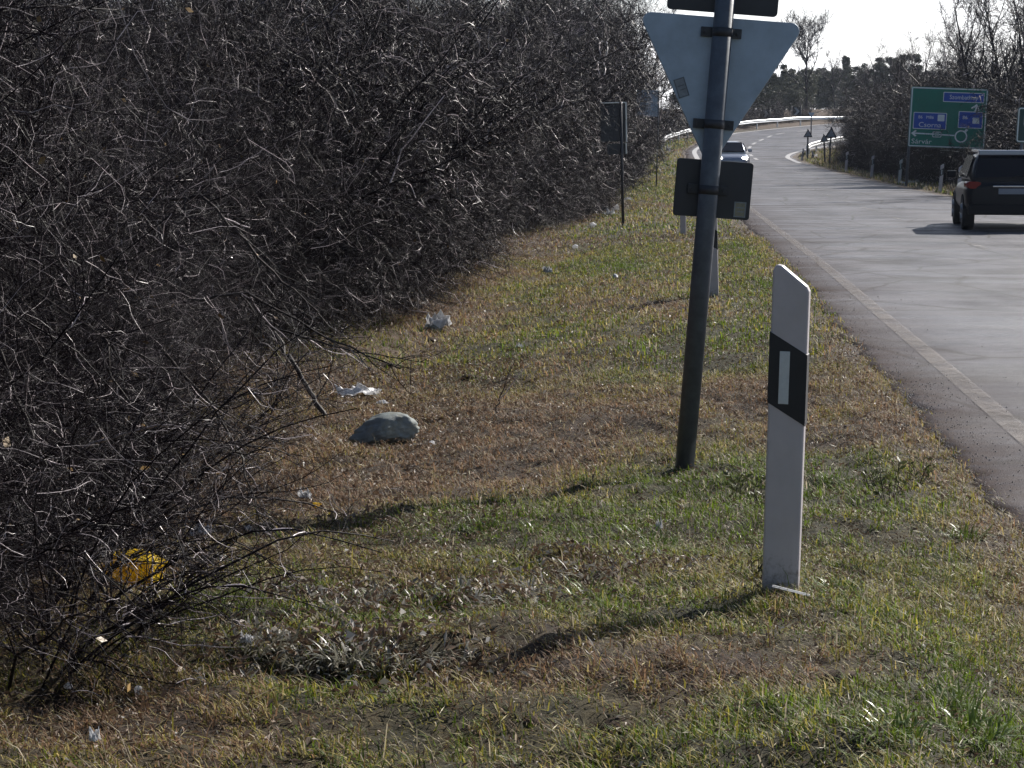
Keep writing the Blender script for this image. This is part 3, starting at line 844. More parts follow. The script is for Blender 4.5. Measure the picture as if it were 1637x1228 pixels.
for ri, (u_, y0, y1, stp, jit) in enumerate(rows):
    y_ = y0
    while y_ < y1:
        yv = y_ + rr.uniform(-.4, .4) * stp * .5
        uv = u_ + rr.uniform(-jit, jit)
        if ri == 0: uv += float(np.interp(yv, [4, 6, 8, 10, 15, 21, 26, 28, 30, 41, 44, 58, 60, 76, 78, 120], [4.8, 4.9, 5.4, 5.9, 6.5, 6.7, 6.2, 5.9, 7.3, 7.5, 5.9, 5.6, 7.0, 7.0, 5.6, 5.4])) - 5.7
        elif yv < 28: uv += 1.4
        x_ = float(xl(yv)) - uv
        k = rr.randrange(4) if ri else rr.choice([0, 1, 1, 2, 3, 3])
        s_ = rr.uniform(.85, 1.15) * (1 + .10 * ri) * (.92 if yv < 20 else 1.0 if yv < 40 else 1.12)
        g_ = ("bare shrub at the front of the dark thicket, arching over the grass", "shrubs edging the left thicket") if ri == 0 else \
             ("bare shrub deep in the dark thicket behind its front row", "shrubs deep in the left thicket")
        near = yv < 19 and ri < 2
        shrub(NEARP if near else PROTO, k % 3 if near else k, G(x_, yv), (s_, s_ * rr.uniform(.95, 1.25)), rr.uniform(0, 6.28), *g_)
        y_ += stp * (.7 if y_ < 20 and ri < 2 else 1 if y_ < 45 else 1.35)
for k in range(14):                                                  # low scrub at the foot of the near thicket
    yv = 4.3 + k * .5; s_ = rr.uniform(.40, .58)
    shrub(NEARP, k % 3, G(float(xl(yv)) - 3.95 - .11 * k + rr.uniform(-.2, .2), yv), (s_ * 1.2, s_), rr.uniform(0, 6.28), "low tangled scrub at the foot of the near thicket by the yellow container", "low scrub of the near thicket")
LOWP = [shrub_meshes(190 + s_, stems=8, h=1.5, n1=9, n2=7, n3=2, spread=.7, droop=-.08, arm=(.3, .3), stem_r=(.006, .004), thin=.85, pale=.08, leaves=8) for s_ in range(2)]
for (px, py, s_) in ((15, 1000, .9), (70, 1060, .6), (105, 990, .7), (150, 1045, .55), (30, 930, 1.0), (85, 900, 1.0), (320, 835, .6), (10, 1090, .7), (290, 760, .9), (370, 700, .9), (230, 820, .8), (440, 655, .9), (60, 985, .8), (190, 985, .45), (130, 870, .8)):
    shrub(LOWP, rr.randrange(2), at(px, py), (s_ * 1.1, s_), rr.uniform(0, 6.28), "sparse straggling scrub in front of the near thicket by the yellow container", "sparse scrub before the near thicket")
# right bank
rows = [(3.1, 44, 150, 1.9), (5.2, 42, 152, 2.4), (8.5, 50, 155, 4.2)]
for ri, (v_, y0, y1, stp) in enumerate(rows):
    y_ = y0
    while y_ < y1:
        yv = y_ + rr.uniform(-.5, .5)
        slope = (float(xr(yv + .5)) - float(xr(yv - .5)))
        if slope < 2.2:
            x_ = float(xr(yv)) + v_ + rr.uniform(-.4, .5)
            if yv > 100: x_ += (yv - 100) * .10
            if x_ > .275 * yv + 2.6: y_ += stp; continue
            s_ = rr.uniform(.85, 1.15) * (.8 + .10 * ri)
            if 47 < yv < 76 and ri == 0: y_ += stp; continue
            lb = ("bare purple-brown shrub in the front row behind the right-hand marker posts", "shrubs edging the right bank") if ri == 0 else \
                 ("bare purple-brown shrub higher on the right bank behind its front row", "shrubs deep on the right bank")
            shrub(FARP, rr.randrange(2), G(x_, yv), (s_, s_), rr.uniform(0, 6.28), *lb)
        y_ += stp

shrub(FARP, 0, G((1578 - 818) / 3000 * 69, 69), (.56, .5), 1.0, "bare brown shrub covering the lower right corner of the green direction sign", None)

# trees
def tree_meshes(seed, h=9.0, fork=.25, n0=9, n1=10, n2=8, n3=4, lean=0, r=.16, spread=.8, thin=1.0, up=.05):
    rs = np.random.default_rng(seed)
    trunk, crown = Wood(), Wood()
    p = grow(np.array([[0, 0, -.2]]), np.array([[lean, 0, 1.0]]), np.array([h * .9]), 12, .06, .03, rs)
    rd = taper(np.array([r]), 12, .08)
    trunk.add(p, rd, 8, rs, pale=0)
    P, D, rr_2, t_ = children_of(p, rd, n0, fork, spread, rs, .92)
    L = h * (.22 + .36 * (1 - t_)) * (.7 + .5 * rs.random(len(P)))
    p1 = grow(P, D, L, 8, .13, up, rs); r1 = taper(rr_2 * .65, 8, .2)
    crown.add(p1, r1, 5, rs, pale=.02)
    P, D, rr_2, t_ = children_of(p1, r1, n1, .15, .7, rs)
    p2 = grow(P, D, h * (.06 + .13 * rs.random(len(P))), 6, .18, up, rs); r2 = taper(np.maximum(rr_2 * .6, .008 * thin), 6, .4)
    crown.add(p2, r2, 4, rs, pale=.05)
    P, D, rr_2, t_ = children_of(p2, r2, n2, .15, .7, rs)
    p3 = grow(P, D, h * (.03 + .07 * rs.random(len(P))), 4, .22, up, rs); r3 = taper(np.full(len(P), .007 * thin), 4, .5)
    crown.add(p3, r3, 3, rs, pale=.05)
    P, D, rr_2, t_ = children_of(p3, r3, n3, .2, .7, rs)
    p4 = grow(P, D, h * (.012 + .03 * rs.random(len(P))), 2, .2, up, rs); r4 = taper(np.full(len(P), .0045 * thin), 2, .6)
    crown.add(p4, r4, 3, rs, pale=.05)
    return trunk.mesh("trunk"), crown.mesh("crown")
TREES = [tree_meshes(300, n1=8, n2=6, n3=3, thin=1.5, up=.09), tree_meshes(301, h=8.5, n0=11, n1=8, n2=6, n3=3, spread=.5, thin=1.5, up=.12), tree_meshes(302, h=7.5, n0=12, fork=.1, n1=8, n2=6, n3=3, spread=.55, thin=1.5, r=.10, up=.1)]
def tree(k, loc, s, rz, label, group=None, meshes=None):
    root = empty("bare_tree", loc, label, "tree", group, rz)
    root.scale = (s, s, s)
    tm, cm = (meshes or TREES)[k]
    link("trunk", tm, M['bark'], root); link("crown", cm, M['bark'], root)
    return root
# lone tree beyond the bend
LONE = [tree_meshes(322, h=10.5, n0=20, fork=.16, n1=10, n2=7, n3=2, spread=.75, thin=2.6, up=.10, r=.20)]
d_ = 205.0
tree(0, G((1284 - 818) / 3000 * d_, d_), 1.0, 1.1, "tall lone bare tree standing beyond the guardrail of the bend", None, LONE)
# taller trees over the right bank
for (px, d, s) in ((1560, 84, .98), (1598, 82, 1.05), (1632, 80, 1.05), (1535, 90, .9), (1665, 66, 1.0), (1500, 92, .78), (1470, 100, .72), (1430, 110, .74), (1400, 120, .74), (1612, 84, 1.1), (1380, 132, .76), (1450, 122, .9), (1520, 108, 1.05)):
    x_ = (px - 818) / 3000 * d
    tree(rr.randrange(3), G(x_, d), s * rr.uniform(.95, 1.05), rr.uniform(0, 6), "bare tree rising above the shrubs of the right bank against the sky", "bare trees over the right bank")
# tall growth closing the far end of the left thicket
for k in range(24):
    yv = 74 + k * 2.1
    shrub(FARP, k % 2, G(float(xl(yv)) - (5.2, 7.4, 10.0)[k % 3], yv), (1.4, 1.95 + .01 * k), rr.uniform(0, 6.28), "tall bare shrub closing the far end of the dark left thicket", "tall shrubs at the far end of the left thicket")
# trees behind the left thicket
for (px, d, s) in ((1035, 120, 1.15), (1005, 110, 1.15), (985, 128, 1.3), (1022, 140, 1.2), (950, 100, 1.15), (900, 90, 1.0), (850, 80, 1.0), (770, 64, .85), (1012, 88, .85), (985, 84, .8), (940, 60, .7)):
    x_ = (px - 818) / 3000 * d
    x_ = min(x_, float(xl(d)) - 4.2)
    tree(rr.randrange(3), G(x_, d), s, rr.uniform(0, 6), "bare tree standing up out of the far end of the left thicket", "trees in the left thicket")

# evergreens and far wood
def evergreen_meshes(seed, h=6.0, w=2.4, n_=5200, leaf=.13, cone=.55):
    rs = np.random.default_rng(seed)
    tr = Wood(); p = grow(np.array([[0, 0, -.2]]), np.array([[0, 0, 1.0]]), np.array([h * .9]), 8, .04, .05, rs)
    tr.add(p, taper(np.array([.12]), 8, .1), 7, rs, pale=0)
    nc_ = 46
    cz = rs.random(nc_) ** 1.1; ca = rs.random(nc_) * 6.283
    cr = w * .5 * (1 - cone * cz) * (.35 + .65 * rs.random(nc_))
    cc = np.stack([np.cos(ca) * cr, np.sin(ca) * cr, h * (.10 + .86 * cz)], -1)
    cs = w * .24 * (.6 + .7 * rs.random(nc_)) * (1.1 - .6 * cz)
    j = rs.integers(0, nc_, n_)
    P = cc[j] + norm(rs.standard_normal((n_, 3))) * (cs[j] * rs.random(n_) ** .45)[:, None] * np.array([1, 1, .75])
    a = norm(rs.standard_normal((n_, 3))); b_ = norm(np.cross(a, rs.standard_normal((n_, 3))))
    s = leaf * (.5 + rs.random(n_))[:, None]
    Vv = np.stack([P - a * s, P + b_ * s * .4, P + a * s, P - b_ * s * .4], 1).reshape(-1, 3)
    q = np.arange(n_)[:, None] * 4 + np.arange(4)[None]
    k = rs.random(n_)[:, None]
    c = np.array([.066, .072, .046]) * (.6 + k) + (rs.random(nc_)[j] * .018)[:, None]
    return tr.mesh("trunk"), npmesh("crown", Vv, q, tint=np.repeat(c, 4, 0), smooth=False)
EVG = [evergreen_meshes(400, 6, 3.6, 6000, .14, .25), evergreen_meshes(401, 8, 3.2, 6500, .14, .75), evergreen_meshes(402, 4.5, 4.2, 6000, .14, .15)]
def evergreen(k, loc, s, rz, label, group=None):
    root = empty("evergreen_tree", loc, label, "tree", group, rz); root.scale = (s, s, s)
    link("trunk", EVG[k][0], M['bark'], root); link("crown", EVG[k][1], M['evergreen'], root)
for (px, d, s, k) in ((1215, 200, .8, 0), (1238, 206, .85, 0), (1256, 198, .75, 2), (1200, 208, .9, 2), (1180, 205, .85, 0), (1150, 204, .95, 0), (1120, 206, 1, 0), (1090, 200, 1, 0), (1272, 212, 1.0, 2), (1228, 192, .55, 2), (1190, 190, .55, 2), (1258, 193, .5, 2)):
    evergreen(k, G((px - 818) / 3000 * d, d), s, rr.uniform(0, 6), "bushy dark green tree behind the guardrail of the bend", "green trees beyond the bend")
for (px, d, s, k) in ((1318, 225, .8, 0), (1345, 240, .85, 1), (1362, 228, .9, 0), (1385, 235, 1.0, 0), (1410, 228, 1.1, 0), (1300, 236, .85, 0), (1440, 236, 1.2, 0)):
    evergreen(k, G((px - 818) / 3000 * d, d), s, rr.uniform(0, 6), "dark conifer in the row of trees beyond the bend", "dark conifers beyond the bend")
for k in range(18):
    d = 262 + rr.uniform(-6, 6); px = 1170 + k * 19
    evergreen(2, G((px - 818) / 3000 * d, d), rr.uniform(.8, 1.25), rr.uniform(0, 6), "low dark bush in the distant belt of woodland beyond the bend", "distant bushes beyond the bend")
for k in range(26):
    d = rr.uniform(215, 260); px = 1060 + k * 22 + rr.uniform(-8, 8)
    s_ = rr.uniform(.65, .95) * (1.0 if px > 1300 else .8)
    tree(rr.randrange(3), G((px - 818) / 3000 * d, d), s_, rr.uniform(0, 6), "bare tree in the distant belt of woodland beyond the bend", "distant bare trees beyond the bend")

# ------------------------------------------------------------------ roadside marker posts
def marker_post(loc, label, group, rz=0.0, ry=0.0, h=1.08, back=False, slant=1, detail=True):
    root = empty("marker_post", loc, label, "marker post", group, rz, ry)
    w, t_ = .06, .045
    s = slant
    body = [(-w, -.15), (w, -.15), (w, h - .072 if s > 0 else h), (w * .86, h - .056 if s > 0 else h + .012), (-w * .5, h + .008), (-w * .82, h + .012), (-w, h - .01)]
    if s < 0: body = [(-x_, z_) for x_, z_ in [(-w, -.15), (w, -.15), (w, h - .072), (w * .86, h - .056), (-w * .5, h + .008), (-w * .82, h + .012), (-w, h - .01)]][::-1]
    MB().prism(body, 0, t_).done("body", M['white_plastic'], root, bevel=.008, seg=3)
    zt_, bh, dr = h - .205, .232, .072 * s
    g_ = .0022
    band = [(-w - g_, zt_ - bh), (w + g_, zt_ - bh - dr), (w + g_, zt_ - dr), (-w - g_, zt_)]
    bo = MB().prism(band, -g_, t_ + g_).done("black_band", M['black_band'], root)
    cx = -.010
    zc = zt_ - dr * .5 - .055
    MB().box((cx, -g_ - .0015, zc - .088 + .03), (.033, .003, .172), bev=.001).done("reflector", M['reflector'], bo)
    return root
p = at(1246, 948)
marker_post(p, "large white marker post with black band nearest in the grass", "roadside marker posts", rz=R(-17), ry=R(1.0), h=1.068)
p = at(1092, 377); marker_post(p, "white marker post half hidden behind the lower dark sign plate", "roadside marker posts", rz=R(-10), ry=R(-1))
p = at(1141, 473); marker_post(p, "white marker post mostly hidden behind the sign pole", "roadside marker posts", rz=R(-10), ry=R(-2))
for (bx, by, lb) in ((1516, 313, "marker post beside the dark car, first of the five along the right edge"),
                     (1473, 308, "marker post left of the green sign's pole foot, second from the dark car"),
                     (1421, 294, "third marker post from the dark car, along the right edge"),
                     (1377, 284, "fourth marker post from the dark car, along the right edge"),
                     (1347, 275, "farthest of the marker posts along the right edge, nearest the warning signs")):
    p = at(bx, by); v_ = p.x - float(xr(p.y))
    if v_ < .5: p = G(float(xr(p.y)) + .55, p.y)
    marker_post(p, lb, "roadside marker posts", rz=R(8), ry=R(3.5), slant=-1, h=1.02)
for k, (bx, by, lb) in enumerate(((1282, 257, "white marker post leaning at the foot of the first warning sign"), (1299, 255, "white marker post behind the first warning sign, tip of the grass island"))):
    p = at(bx, by); marker_post(p, lb, "roadside marker posts", rz=R(10), ry=R(8 if k == 0 else 2), h=.72 if k == 0 else .5)

# ------------------------------------------------------------------ tall sign seen from behind
def round_poly(pts, r, seg=6):
    out = []; n_ = len(pts)
    for i_ in range(n_):
        p0, p1, p2 = Vector(pts[i_ - 1]), Vector(pts[i_]), Vector(pts[(i_ + 1) % n_])
        a, b_ = (p0 - p1).normalized(), (p2 - p1).normalized()
        half = a.angle(b_) / 2; dd = r / math.tan(half)
        c = p1 + (a + b_).normalized() * (r / math.sin(half))
        s_, e_ = p1 + a * dd, p1 + b_ * dd
        a0 = math.atan2((s_ - c).y, (s_ - c).x); a1 = math.atan2((e_ - c).y, (e_ - c).x)
        da = (a1 - a0 + math.pi) % (2 * math.pi) - math.pi
        for j in range(seg + 1):
            t_ = a0 + da * j / seg; out.append((c.x + r * math.cos(t_), c.y + r * math.sin(t_)))
    return out
p = at(1094, 750)
sg = empty("sign_post", p, "tall grey pole with the backs of a triangular sign and two plates", "road sign", rz=R(2), ry=R(4.25))
sc_ = p.y / 11.1
MB().cyl((0, 0, -.3), (0, 0, 3.35), .058, seg=28).cyl((0, 0, 3.35), (0, 0, 3.37), .06, .05, seg=28).done("pole", M['galv'], sg)
tri = round_poly([(-.50, 2.69), (.50, 2.69), (0, 1.80)], .05)
tp = MB().prism(tri, .062, .080).done("triangle_plate", M['signback'], sg, bevel=.004)
MB().prism([(x_ * .985, 2.405 + (z_ - 2.405) * .985) for x_, z_ in tri], .080, .083).done("front_face", M['white_sign'], tp)
tpl = MB().prism(round_poly([(-.33, 2.715), (.325, 2.715), (.325, 3.16), (-.33, 3.16)], .025), .062, .080).done("upper_plate", M['signback_dark'], sg, bevel=.003)
MB().prism(round_poly([(-.325, 2.72), (.32, 2.72), (.32, 3.155), (-.325, 3.155)], .025), .080, .083).done("front_face", M['white_sign'], tpl)
lpl = MB().prism(round_poly([(-.192, 1.515), (.265, 1.515), (.265, 1.855), (-.192, 1.855)], .018), .062, .082).done("lower_plate", M['signback_dark'], sg, bevel=.003)
MB().prism(round_poly([(-.188, 1.52), (.26, 1.52), (.26, 1.85), (-.188, 1.85)], .018), .082, .085).done("front_face", M['white_sign'], lpl)
for z_ in (2.60, 2.065, 1.68, 2.93):
    cb = MB().box((0, .045, z_), (.24, .022, .056), bev=.003)
    cb.cyl((0, 0, z_ - .026), (0, 0, z_ + .026), .0605, seg=28)
    for sx in (-.095, .095): cb.cyl((sx, .015, z_), (sx, .036, z_), .010, seg=8)
    cb.done("clamp", M['clamp'], sg)
# stickers
def sticker(cx, cz, w, h, rot, y_, m1, m2, par):
    c_, s_ = math.cos(rot), math.sin(rot)
    q = lambda x_, z_: (cx + x_ * c_ - z_ * s_, cz + x_ * s_ + z_ * c_)
    o_ = MB().prism([q(-w / 2, -h / 2), q(w / 2, -h / 2), q(w / 2, h / 2), q(-w / 2, h / 2)], y_ - .0025, y_ - .0005).done("sticker", m1, par)
    fr = MB()
    for (x0, z0, ww, hh) in ((0, h / 2 - .004, w, .006), (0, -h / 2 + .004, w, .006), (-w / 2 + .004, 0, .006, h), (w / 2 - .004, 0, .006, h), (0, .012, w * .6, .006), (.005, -.012, w * .5, .006)):
        pp = [q(x0 - ww / 2, z0 - hh / 2), q(x0 + ww / 2, z0 - hh / 2), q(x0 + ww / 2, z0 + hh / 2), q(x0 - ww / 2, z0 + hh / 2)]
        fr.prism(pp, y_ - .0045, y_ - .003)
    fr.done("printed_frame", m2, o_)
sticker(-.205, 2.265, .066, .115, R(22), .062, M['sticker'], M['stickerink'], tp)
sticker(.205, 1.575, .072, .092, R(0), .062, M['stickeryellow'], M['sticker'], lpl)

# ------------------------------------------------------------------ other signs seen from behind at the thicket
p = at(996, 362); s_m = p.y / 3000
o = empty("road_sign", p, "dark sign on a slim pole at the thicket edge with pale strips as its sunlit rim", "road sign", "signs along the left thicket", rz=R(14), ry=R(-1.5))
MB().cyl((0, 0, -.2), (0, 0, 2.95), .034, seg=12).done("pole", M['clamp'], o)
MB().prism(round_poly([(-.50, 2.02), (.11, 2.02), (.11, 2.92), (-.50, 2.92)], .03), .04, .062).done("board", M['signback_dark'], o)
MB().prism(round_poly([(-.34, 1.72), (.10, 1.72), (.10, 1.97), (-.34, 1.97)], .02), .04, .058).done("lower_board", M['signback_dark'], o)
for (x0, z0, x1, z1) in ((.11, 2.0, .145, 2.94), (-.50, 2.92, .11, 2.945), (.10, 1.72, .13, 1.98)):  # pale metal strips stand in for edges caught by the sun
    MB().box(((x0 + x1) / 2, .035, (z0 + z1) / 2), (x1 - x0, .07, z1 - z0), bev=.004).done("rim", M['rail'], o)
p = at(1012, 303)
o = empty("road_sign", p, "blue-grey square sign back on a thin pole, deep at the thicket edge", "road sign", "signs along the left thicket", rz=R(8), ry=R(1.2))
MB().cyl((0, 0, -.2), (0, 0, 4.0), .03, seg=10).done("pole", M['galv'], o)
MB().prism(round_poly([(.05, 2.95), (.98, 2.95), (.98, 4.0), (.05, 4.0)], .04), .035, .055).done("board", M['signback'], o)
MB().cyl((.96, .0, -.2), (.96, .0, 4.0), .03, seg=10).done("pole", M['galv'], o)

# ------------------------------------------------------------------ green direction sign
p = at(1447, 298)
bo = empty("direction_sign", p, "large green direction sign with blue town panels on the right bank", "direction sign", rz=R(-6), ry=R(2.2))
k_ = p.y / 3000
W_, H_, Z0 = 119 * k_, 94 * k_, 63 * k_
for px_ in (.05, W_ - .25): MB().cyl((px_, .07, -.3), (px_, .07, Z0 + H_ - .1), .06, seg=10).done("pole", M['galv'], bo)
MB().prism(round_poly([(0, Z0), (W_, Z0), (W_, Z0 + H_), (0, Z0 + H_)], .06), 0, .03).done("board", M['sign_green'], bo)
def frame(x0, z0, x1, z1, t_, y_, m_, par, name="border", r_=.05):
    o_ = round_poly([(x0, z0), (x1, z0), (x1, z1), (x0, z1)], r_); i_ = round_poly([(x0 + t_, z0 + t_), (x1 - t_, z0 + t_), (x1 - t_, z1 - t_), (x0 + t_, z1 - t_)], max(r_ - t_, .008))
    b_ = MB(); n_ = len(o_)
    for j in range(n_):
        jj = (j + 1) % n_
        b_.quad((o_[j][0], y_, o_[j][1]), (o_[jj][0], y_, o_[jj][1]), (i_[jj][0], y_, i_[jj][1]), (i_[j][0], y_, i_[j][1]))
    return b_.done(name, m_, par)
fx = lambda f: f * W_
fz = lambda f: Z0 + H_ * (1 - f)
frame(.015, Z0 + .015, W_ - .015, Z0 + H_ - .015, .045, -.004, M['sign_letters'], bo)
def panel(x0, f0, x1, f1):
    b_ = MB().prism(round_poly([(fx(x0), fz(f1)), (fx(x1), fz(f1)), (fx(x1), fz(f0)), (fx(x0), fz(f0))], .03), -.008, -.002).done("town_panel", M['sign_blue'], bo)
    frame(fx(x0), fz(f1), fx(x1), fz(f0), .028, -.011, M['sign_letters'], b_, "border", .03); return b_
pn = panel(.42, .07, .955, .235)
text_mesh("lettering", "Szombathely", .235, fx(.688), fz(.185), -.012, M['sign_letters'], pn, 'CENTER', sx=.92)
pn = panel(.048, .42, .485, .70)
text_mesh("lettering", "Csorna", .27, fx(.27), fz(.665), -.012, M['sign_letters'], pn, 'CENTER', sx=1.1)
text_mesh("lettering", "86", .17, fx(.14), fz(.525), -.012, M['sign_letters'], pn, 'CENTER')
text_mesh("lettering", "M86", .17, fx(.265), fz(.525), -.012, M['sign_letters'], pn, 'CENTER')
MB().prism(round_poly([(fx(.365), fz(.56)), (fx(.455), fz(.56)), (fx(.455), fz(.45)), (fx(.365), fz(.45))], .03), -.014, -.010).done("symbol_plate", M['sign_letters'], pn)
pn = panel(.635, .38, .955, .66)
text_mesh("lettering", "86", .19, fx(.72), fz(.51), -.012, M['sign_letters'], pn, 'CENTER')
MB().prism(round_poly([(fx(.82), fz(.58)), (fx(.91), fz(.58)), (fx(.91), fz(.48)), (fx(.82), fz(.48))], .03), -.014, -.010).done("symbol_plate", M['sign_letters'], pn)
def flat(pts, name, m_=None, y_=-.006):
    return MB().prism([(fx(a), fz(b_)) for a, b_ in pts], y_, y_ + .004).done(name, m_ or M['sign_letters'], bo)
ar = flat([(.03, .775), (.085, .72), (.105, .735), (.075, .762), (.34, .767), (.34, .79), (.075, .786), (.105, .815), (.085, .83)], "arrow")
flat([(.40, .770), (.60, .778), (.60, .80), (.40, .793)], "arrow_shaft")
frame(fx(.31), fz(.83), fx(.43), fz(.735), .03, -.008, M['sign_letters'], bo, "number_border", .05)
text_mesh("lettering", "88", .17, fx(.37), fz(.805), -.006, M['sign_letters'], bo, 'CENTER')
text_mesh("lettering", "Sárvár", .27, fx(.04), fz(.945), -.006, M['sign_letters'], bo, 'LEFT', sx=1.15)
rg = MB(); cxr, czr, r0, r1 = fx(.685), fz(.80), .19, .245
for j in range(28):
    a, a2 = j * 2 * math.pi / 28, (j + 1) * 2 * math.pi / 28
    rg.quad(*[(cxr + rr__ * math.cos(t_), -.006, czr + rr__ * math.sin(t_)) for rr__, t_ in ((r0, a), (r1, a), (r1, a2), (r0, a2))])
rg.done("roundabout_ring", M['sign_letters'], bo)
flat([(.72, .715), (.745, .67), (.775, .685), (.745, .735)], "arrow_shaft")
flat([(.835, .375), (.855, .30), (.80, .335), (.79, .318), (.865, .25), (.905, .36), (.885, .37), (.873, .31), (.858, .38)], "arrow")

# next sign, cut by the frame
d = 58.0; x_ = (1613 - 818) / 3000 * d
o = empty("direction_sign", G(x_, d), "dark green sign with white rim, cut off beside the car roof", "direction sign", rz=R(-6), ry=R(2))
k_ = d / 3000; z0 = CAM_Z - (228 - 225) * k_ - float(zt(x_, d)); z1 = z0 + 56 * k_
MB().prism(round_poly([(0, z0), (1.5, z0), (1.5, z1), (0, z1)], .09), 0, .03).done("board", M['sign_dark'], o)
frame(.02, z0 + .02, 1.48, z1 - .02, .04, -.004, M['sign_letters'], o, "border", .08)
text_mesh("lettering", "U", .6, .17, z0 + .42, -.004, M['sign_letters'], o)
for px_ in (.2, 1.3): MB().cyl((px_, .07, -.3), (px_, .07, z1 - .1), .05, seg=10).done("pole", M['galv'], o)

# ------------------------------------------------------------------ signs at the bend
def tri_sign(px, py_base, h_px, side_px, label, up=True, lean=0.0, depth=None, faced=True):
    p = at(px, py_base) if depth is None else G((px - 818) / 3000 * depth, depth)
    k = p.y / 3000
    o = empty("warning_sign", p, label, "road sign", "triangular signs at the bend", ry=R(lean))
    H, sd = h_px * k, side_px * k
    MB().cyl((0, .05, -.2), (0, .05, H), .05, seg=10).done("pole", M['clamp'], o)
    th = sd * .87
    tri_ = [(-sd / 2, H - th), (sd / 2, H - th), (0, H)] if up else [(-sd / 2, H), (0, H - th), (sd / 2, H)]
    ob = round_poly(tri_, sd * .06)
    pl_ = MB().prism(ob, 0, .03).done("plate", M['clamp'] if faced else M['signback'], o)
    if faced:
        c_ = (0, sum(z_ for _, z_ in tri_) / 3)
        MB().prism([((x_ - c_[0]) * .66 + c_[0], (z_ - c_[1]) * .66 + c_[1]) for x_, z_ in ob], -.008, -.002).done("face", M['sticker'], pl_)
    return o
gb = off_curve(xl, 142, 190, -5.0, .4); last = None
for q in gb:
    if last is None or (Vector(q) - last).length > 3.6:
        last = Vector(q)
        sz_ = rr.uniform(.42, .6)
        shrub(FARP, rr.randrange(2), G(q[0] + rr.uniform(-.6, .6), q[1] + rr.uniform(0, 2)), (sz_ * 1.3, sz_), rr.uniform(0, 6.28), "low bare bush right behind the long guardrail of the bend", "bushes behind the guardrail")
tri_sign(1291, 257, 50, 15, "first triangular warning sign on the grass island at the bend")
tri_sign(1326, 264, 60, 20, "taller triangular warning sign right of the first, at the bend", lean=2)
tri_sign(1319, 263, 48, 14, "small triangular sign half behind the taller warning sign", lean=-3)
tri_sign(1292, 0, 40, 10, "pale inverted triangle sign across the bend", up=False, depth=150, faced=False)
def chevron(px, py, d, label):
    x_ = (px - 818) / 3000 * d
    k = d / 3000; zc = CAM_Z - (py - 225) * k
    g0 = float(zt(x_, d))
    o = empty("chevron_sign", (x_, d, g0), label, "chevron sign", "chevron boards behind the guardrail")
    zz = zc - g0; s = .36
    for px_ in (-.45, .45): MB().cyl((px_, .06, -.3), (px_, .06, zz + .5), .04, seg=8).done("pole", M['clamp'], o)
    MB().box((0, 0.0, zz), (.80, .03, .86), bev=.01).done("board", M['black'], o)
    MB().prism([(-.26, zz + s), (.0, zz + s), (.30, zz), (.0, zz - s), (-.26, zz - s), (.04, zz)], -.022, -.017).done("chevron", M['sticker'], o)
chevron(1219, 183, 178, "black chevron board behind the guardrail, left one")
chevron(1268, 179, 183, "black chevron board behind the guardrail, right one")

# guardrails
def guardrail(path, label, h=.75, gap=None, group="guardrails of the bend"):
    p0 = Vector(path[0])
    o = empty("guardrail", G(*path[0]), label, "guardrail", group)
    base = Vector(o.location)
    prof = [(0, -.155), (.05, -.14), (.082, -.10), (.082, -.06), (.02, -.02), (.02, .02), (.082, .06), (.082, .10), (.05, .14), (0, .155), (-.012, .155), (.008, 0), (-.012, -.155)]
    secs = []
    for i_, q in enumerate(path):
        q = Vector(q); d = (Vector(path[min(i_ + 1, len(path) - 1)]) - Vector(path[max(i_ - 1, 0)])).normalized()
        nn = Vector((d.y, -d.x))
        zz = float(zt(q.x, q.y)) + h - .155
        secs.append([(q.x + nn.x * a - base.x, q.y + nn.y * a - base.y, zz + b_ - base.z) for a, b_ in prof])
    MB().loft(secs).done("rail", M['rail'], o)
    for i_ in range(0, len(path), 3):
        q = Vector(path[i_]); zz = float(zt(q.x, q.y))
        d = (Vector(path[min(i_ + 1, len(path) - 1)]) - Vector(path[max(i_ - 1, 0)])).normalized(); nn = Vector((d.y, -d.x))
        MB().box((q.x - nn.x * .07 - base.x, q.y - nn.y * .07 - base.y, zz + h / 2 - .1 - base.z), (.1, .1, h + .15), rz=math.atan2(d.y, d.x)).done("rail_post", M['rail'], o)
    return o
gp = off_curve(xl, 136, 194, -2.0, .55)
a0 = at(1060, 240); gp = [(a0.x, a0.y), (a0.x + .5, a0.y + 1.0)] + [g for g in gp if g[1] > a0.y + 2.2]
# thin the path to even steps
path = [gp[0]]
for q in gp[1:]:
    if (Vector(q) - Vector(path[-1])).length > 1.33: path.append(q)
guardrail(path, "long bright steel guardrail sweeping round the outside of the bend", h=.8)
rp_ = off_curve(xr, 117, 137, .9, .3); path = [rp_[0]]
for q in rp_[1:]:
    if (Vector(q) - Vector(path[-1])).length > 1.33: path.append(q)
guardrail(path, "short guardrail beside the warning signs on the inside of the bend", h=.8)

